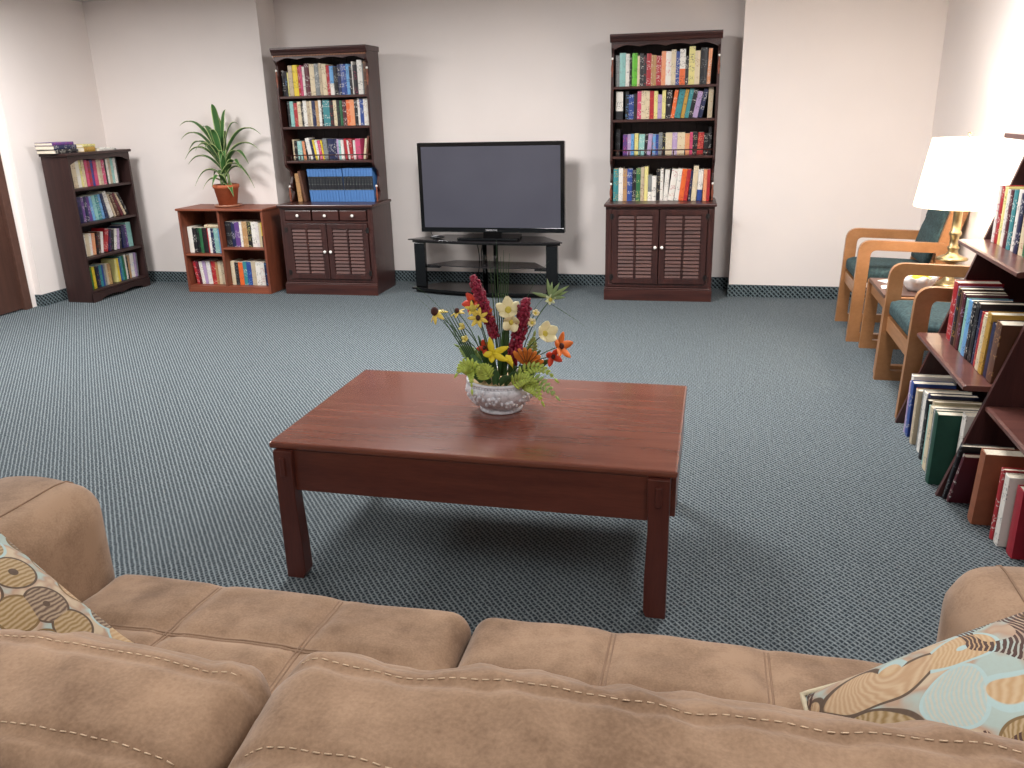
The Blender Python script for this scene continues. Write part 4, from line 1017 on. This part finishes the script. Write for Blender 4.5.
o = obj('paper_napkin', bm, M_white); md = o.modifiers.new('s', 'SOLIDIFY'); md.thickness = .0015; o.location = (.955, 4.80, .4275); o.scale = (.8, 1, 1)
tag(o, 'crumpled white paper napkin near the front edge of the end table', 'napkin')
bm = BM(); box(bm, -.07, .07, -.06, .06, 0, .004); o = obj('folded_leaflet', bm, M_white, None, .001); o.location = (1.02, 4.98, .4264); o.rotation_euler = (0, 0, .5)
tag(o, 'flat white leaflet on the end table behind the ruffled bowl', 'leaflet')

# ------------------------------------------------------------------ sloping shelves at the right
MA = TR(.86, 3.83, 0, -PI/2)
t = thing('sloping_bookshelf', 'sloping mahogany shelving unit with slanted sides against the right wall', 'bookshelf'); t.matrix_world = MA
D = .56; SL = .30
for x in (-.022, .745, 1.58):
    bm = BM(); prism(bm, [(0, 0), (D, 0), (D, 1.245), (SL*1.245, 1.245)], 'x', x, x+.02); obj('slanted_side', bm, M_afp, t, .002)
SH = [(.43, .04), (.84, .15)]
for (xa, xb, sh) in ((-.001, .744, SH), (.766, 1.579, [(.365, .115), (.80, .26)])):
    for z, yf in sh:
        bm = BM(); prism(bm, [(yf+.01, z-.02), (yf, z-.016), (yf, z-.004), (yf+.01, z), (D-.002, z), (D-.002, z-.02)], 'x', xa, xb); obj('shelf', bm, M_af, t, .001)
    bx('back_panel', (xa, xb, D-.001, D+.008, .02, 1.24), M_afp, t)
bx('top_board', (-.03, 1.61, .27, D, 1.246, 1.266), M_af, t, .002)
G = 'books on the sloping shelves'
row(MA, 'white/pink 20 225,red/white 22 228,pale/green 24 226,white/grey 22 220,maroon/white 24 222,teal/white 26 225,white/black 30 230,navy/white 26 222,cream/red 30 228,green/white 26 220,grey/white 26 226,red/cream 26 224,black/white 24 220,tan/brown 28 224,white/blue 26 226,blue/white 28 222', .06, .73, .8405, .26, 'upper sloping shelf', G, dp=.16, hard=True, parts=True)
row(MA, 'red/white 36 250 2,lilac/grey 16 238 3,black/gold 24 240 3,brown/black 22 234 3,maroon/lilac 18 232 3,aqua/green 26 218 3,sky/navy 30 224 4,black/white 22 228 4,black/grey 24 236 4,navy/grey 16 212 4,red/peach 22 214 5,cream/grey 24 210 5,gold/brown 26 232 5,navy/black 26 204 6,brown/tan 34 222 6', .075, .735, .4305, .135, 'middle sloping shelf', G, dp=.17, hard=True, parts=True)
row(MA, 'white/lilac 26 255 0,lilac/white 14 236,blue/white 34 245,black/blue 14 230,maroon/red 16 236,beige/cream 26 240,grey/white 30 250,white/grey 34 262,navy/grey 24 268,black/grey 22 256,beige/black 18 262,aqua/grey 16 250', .055, .475, 0, .025, 'floor row under the sloping shelves', G, dp=.2, hard=True, parts=True, jy=.01)
o = book(MA, .612, -.005, .0006, .048, .21, .285, 'green', 'green', hard=True, parts=True, tilt=1, mat=plain('plain_green_cloth', (18, 66, 52), .6)); tag(o, 'tall thick dark green book standing on the floor beside the white one', 'book', G)
o = book(MA, .487, .01, .0006, .050, .2, .262, 'cream', 'grey', hard=True, parts=True); tag(o, 'cream book left of the grey and big green ones on the floor row', 'book', G)
o = book(MA, .543, .01, .0006, .050, .2, .27, 'grey', 'white', hard=True, parts=True); tag(o, 'grey book squeezed against the big dark green one on the floor', 'book', G)
o = book(MA, .672, .07, .0006, .045, .2, .31, 'white', 'black', hard=True, parts=True, tilt=3); tag(o, 'white book with black lettering right of the big green one', 'book', G)
G2 = 'books on the floor at the near end of the sloping shelves'
for (x, y, wd, h, c, c2, tl, lab) in ((.770, .02, .016, .28, 'black', 'grey', 24, 'black book leaning steeply beside the slanted divider, nearest it'),
                                      (.790, .03, .020, .245, 'maroon', 'white', 25, 'thin maroon book with white title leaning next to the black one'),
                                      (.925, .065, .050, .275, 'tan', 'tan', 6, 'thick tan leather bound book standing on the floor by the red books'),
                                      (1.055, .10, .024, .255, 'red', 'white', 1, 'bright red book with white title behind the white one'),
                                      (1.082, .105, .040, .248, 'white', 'grey', 1, 'white book with grey drawings between the two red books'),
                                      (1.145, .125, .055, .235, 'red', 'maroon', 0, 'thick plain red book nearest the sofa, end of the floor row')):
    o = book(MA, x, y, .0006, wd, .17, h, c, c2, hard=True, parts=True, tilt=tl, mat=plain('plain_%s_cloth' % c, {'tan': (140, 84, 58), 'red': (150, 28, 44)}[c], .5) if c2 in ('tan', 'maroon') else None); tag(o, lab, 'book', G2)

# ------------------------------------------------------------------ sofa
t = thing('sofa', 'tan microsuede two cushion sofa in the foreground seen from behind', 'sofa', (-.43, .9, 0)); SX, SY = -.43, .9
def soft(sx, sy, sz, r, cuts=30, fn=None, M=None):
    bm = BM(); bmesh.ops.create_cube(bm, size=2); bmesh.ops.subdivide_edges(bm, edges=bm.edges[:], cuts=cuts, use_grid_fill=True)
    h = (sx/2, sy/2, sz/2)
    for v in bm.verts:
        u = v.co.copy(); p = Vector((u.x*h[0], u.y*h[1], u.z*h[2])); q = Vector([max(-h[i]+min(r, h[i]*.98), min(h[i]-min(r, h[i]*.98), p[i])) for i in range(3)]); d = p-q
        if d.length > 1e-6: p = q+d.normalized()*min(r, min(h)*.98)
        if fn: p = fn(u, p)
        v.co = p
    if M is not None: bmesh.ops.transform(bm, matrix=M, verts=bm.verts[:])
    return bm
def wr(p, s, a): return a*noise.noise(Vector(p)*s)
x0, x1 = -1.262, .415
# body
bm = BM(); box(bm, x0-.28-SX, x1+.28-SX, .42-SY, 1.30-SY, .06, .26); obj('base_frame', bm, M_suede, t, .03)
for xx in (x0-.22, x1+.22):
    for yy in (.48, 1.24): bx('foot', (xx-.03-SX, xx+.03-SX, yy-.03-SY, yy+.03-SY, 0, .06), M_dark, t, .004)
bm = soft(x1-x0+.5, .16, .72, .06, 16, lambda u, p: p+Vector((0, 0, wr(p, 3, .006)))); bmesh.ops.translate(bm, verts=bm.verts[:], vec=((x0+x1)/2-SX, .40-SY, .42)); obj('back_frame', bm, M_suede, t, smooth=True)
def seamline(par, pts, nm='seam_piping', r=.0035, mt=None):
    bm = BM(); tube(bm, pts, r, 6); return obj(nm, bm, mt or M_seam, par)
def stitch(par, pts, step=.009, r=.0011):
    bm = BM(); pts = [Vector(p) for p in pts]
    acc = 0
    for a, b_ in zip(pts, pts[1:]):
        L = (b_-a).length; n_ = max(1, int(L/step)); d = (b_-a)/n_
        for k in range(n_): tube(bm, [a+d*(k+.15), a+d*(k+.75)], r, 5)
    return obj('stitching', bm, M_stitch, par)
from mathutils.bvhtree import BVHTree
ARMS = []; ATREE = {}
for side in (-1, 1):
    ax0, ax1 = (x0-.30, x0) if side < 0 else (x1, x1+.30)
    cx, w_ = (ax0+ax1)/2, ax1-ax0
    def fn(u, p, w_=w_):
        p = p.copy(); p.z += (.018*(1-u.x*u.x) + wr(p+Vector((side, 0, 0)), 4, .006))*(1 if u.z > 0 else 0)
        if u.z > 0.2: p.x += wr(p, 5, .005)
        if u.y > .5: p.y += .01*(1-u.x**2)
        return p
    bm = soft(w_, .98, .60, .062, 26, fn); bmesh.ops.translate(bm, verts=bm.verts[:], vec=(cx-SX, .912-SY, .344)); tr_ = BVHTree.FromBMesh(bm); a_ = obj('arm', bm, M_suede, t, smooth=True); ARMS.append(a_); ATREE[a_] = tr_
for xs, a_ in zip((x0-.085, x1+.085), ARMS):
    pts = []
    for k in range(60):
        y = .50+.92*k/59; h = ATREE[a_].ray_cast(Vector((xs-SX, y-SY, 1.5)), Vector((0, 0, -1)))
        if h[0] is not None and h[0].z > .5: pts.append(h[0]+Vector((0, 0, .0008)))
    seamline(a_, pts, 'arm_seam', .002)
def seat(cx0, cx1):
    w_ = cx1-cx0-.004; cx = (cx0+cx1)/2; dy, sz = .78, .20; yc = .988
    def fn(u, p):
        p = p.copy()
        top = max(0, u.z)
        # tufted thirds
        k = 0
        for s in (-1/3, 1/3): k += math.exp(-((p.x-s*w_/2*1.0)/.018)**2)
        for yy in (.175, -.09): k += .8*math.exp(-((p.y-yy)/.018)**2)
        p.z += top**3*(.024*(1-u.x**4)*(1-u.y**4) - .015*min(1, k)*(1-u.y**8) + wr(p*1.0+Vector((cx, 0, 0)), 7, .006) + wr(Vector((p.x*14+cx*3, p.y*26, 1)), 1, .0025))
        if u.y > .6: p.y += .014*(1-u.x**4)*(1-abs(u.z)) - .006*sum(math.exp(-((p.x-s*w_/2)/.02)**2) for s in (-1/3, 1/3))*0
        return p
    bm = soft(w_, dy, sz, .045, 60, fn); bmesh.ops.translate(bm, verts=bm.verts[:], vec=(cx-SX, yc-SY, .352)); c = obj('seat_cushion', bm, M_suede, t, smooth=True)
    def topz(x, y):     # height of the cushion's top at local x,y (for the seams)
        u = (x-cx)/(w_/2); v = (y-yc)/(dy/2); 
        k = 0
        for s in (-1/3, 1/3): k += math.exp(-(((x-cx)-s*w_/2)/.018)**2)
        for yy in (.175, -.09): k += .8*math.exp(-(((y-yc)-yy)/.018)**2)
        p = Vector((x-cx, y-yc, sz/2))
        edge = min(dy/2-abs(y-yc), w_/2-abs(x-cx)); r = .045; dz = 0
        if edge < r: dz = r-math.sqrt(max(0, r*r-(r-edge)**2))
        return .352+sz/2-dz+(.024*(1-u**4)*(1-v**4)-.015*min(1, k)*(1-v**8)+wr(p+Vector((cx, 0, 0)), 7, .006)+wr(Vector((p.x*14+cx*3, p.y*26, 1)), 1, .0025))
    for s in (-1/3, 1/3):
        for e in (-.004, .004):
            x = cx+s*w_/2+e; seamline(c, [(x-SX, y-SY, topz(x, y)+.0003) for y in [.77+i*.0143 for i in range(41)]], 'tuft_seam', .0022)
    for e in (-.004, .004):
        y = yc+.175+e; seamline(c, [(x-SX, y-SY, topz(x, y)+.0003) for x in [cx0+.02+(w_-.04)*i/50 for i in range(51)]], 'tuft_seam', .0022)
    return c
seat(x0, -.423); seat(-.423, x1)
def backc(cx0, cx1, ph, wa, dz):
    w_ = cx1-cx0; cx = (cx0+cx1)/2; dy, sz = .21, .44; yc, zc = .588, .645+dz
    def fn(u, p):
        p = p.copy(); f = (1-u.x**4)
        if u.z > 0: p.z += .010*f*u.z*(1-u.y**2*.5)
        q = Vector((p.x+ph, p.y, p.z))
        n1 = noise.noise(Vector((q.x*9+q.y*5+q.z*4, q.y*3, q.z*3+ph*3)))
        sgn = 1 if u.y > 0 else -1
        p.y += sgn*abs(u.y)*(.028*f*(1-u.z**4)+wa*n1)
        p.z += max(0, u.z)*wa*.9*n1
        # puckered boxing seams
        for yy in (-.056, .056): p.z -= .007*max(0, u.z)**4*math.exp(-((p.y-yy)/.010)**2)
        p.z += max(0, u.z)**3*.006*noise.noise(Vector((q.x*16, q.y*6, ph)))
        # creases running slantwise over the top and the back
        cz = noise.noise(Vector(((q.x+q.y*.9)*34, q.y*5+q.z*4, ph*2)))
        p.z += max(0, u.z)**2*.0045*cz; p.y += sgn*abs(u.y)**2*.004*cz
        return p
    bm = soft(w_, dy, sz, .055, 64, fn)
    from mathutils.bvhtree import BVHTree
    bmesh.ops.transform(bm, matrix=Matrix.Translation((cx-SX, yc-SY, zc)) @ Matrix.Rotation(math.radians(5), 4, 'X'), verts=bm.verts[:])
    tree = BVHTree.FromBMesh(bm); c = obj('back_cushion', bm, M_suede, t, smooth=True)
    for yy in (-.056, .056):
        pts = []
        for i in range(70):
            x = cx-w_/2+.03+(w_-.06)*i/69; hit = tree.ray_cast(Vector((x-SX, yc+yy-.012-SY, 1.4)), Vector((0, 0, -1)))
            if hit[0] is not None: pts.append(hit[0]+Vector((0, 0, .0005)))
        stitch(c, pts, .0065, .0008); seamline(c, [p+Vector((0, .003, -.0012)) for p in pts], 'seam_piping', .0016)
    return c
backc(x0, -.425, 2.3, .013, -.012); backc(-.412, x1, 7.9, .010, .012)

# ------------------------------------------------------------------ throw pillows
def pillow(name, label, loc, rot, S, T, mt, piping):
    bm = BM(); n = 40; top = {}; bot = {}
    for i in range(n+1):
        for j in range(n+1):
            u = -1+2*i/n; v = -1+2*j/n
            pin = 1-.07*(1-v*v)*abs(u)**3; pin2 = 1-.07*(1-u*u)*abs(v)**3
            x = u*S/2*pin; y = v*S/2*pin2; h = T/2*(max(0, (1-u**2))**.55)*(max(0, (1-v**2))**.55)
            h += .004*noise.noise(Vector((u*2.5, v*2.5, S)))*(1-u*u)*(1-v*v)*2
            top[i, j] = bm.verts.new((x, y, h))
            bot[i, j] = top[i, j] if i in (0, n) or j in (0, n) else bm.verts.new((x, y, -h))
    for i in range(n):
        for j in range(n):
            bm.faces.new((top[i, j], top[i+1, j], top[i+1, j+1], top[i, j+1])).smooth = True
            bm.faces.new((bot[i, j], bot[i, j+1], bot[i+1, j+1], bot[i+1, j])).smooth = True
    o = thing(name, label, 'cushion', loc); o.rotation_euler = [math.radians(a) for a in rot]
    obj('pillow_cover', bm, mt, o)
    if piping:
        e = []
        for i in range(n+1): e.append((i, 0))
        for j in range(1, n+1): e.append((n, j))
        for i in range(n-1, -1, -1): e.append((i, n))
        for j in range(n-1, -1, -1): e.append((0, j))
        P_ = []
        for i, j in e:
            u = -1+2*i/n; v = -1+2*j/n; P_.append((u*S/2*(1-.07*(1-v*v)*abs(u)**3), v*S/2*(1-.07*(1-u*u)*abs(v)**3), 0))
        bm = BM(); tube(bm, P_, .005, 6); obj('piping', bm, plain('cream_piping', (196, 184, 156), .7), o)
    return o
pillow('throw_pillow', 'throw pillow with brown and blue circle pattern at the left arm of the sofa', (-1.135, .855, .612), (8, 37, -4), .42, .18, M_pilL, False)
pillow('throw_pillow', 'throw pillow with larger leaf and disc pattern at the right arm of the sofa', (.365, .885, .64), (10, -36, -4), .46, .17, M_pilR, True)
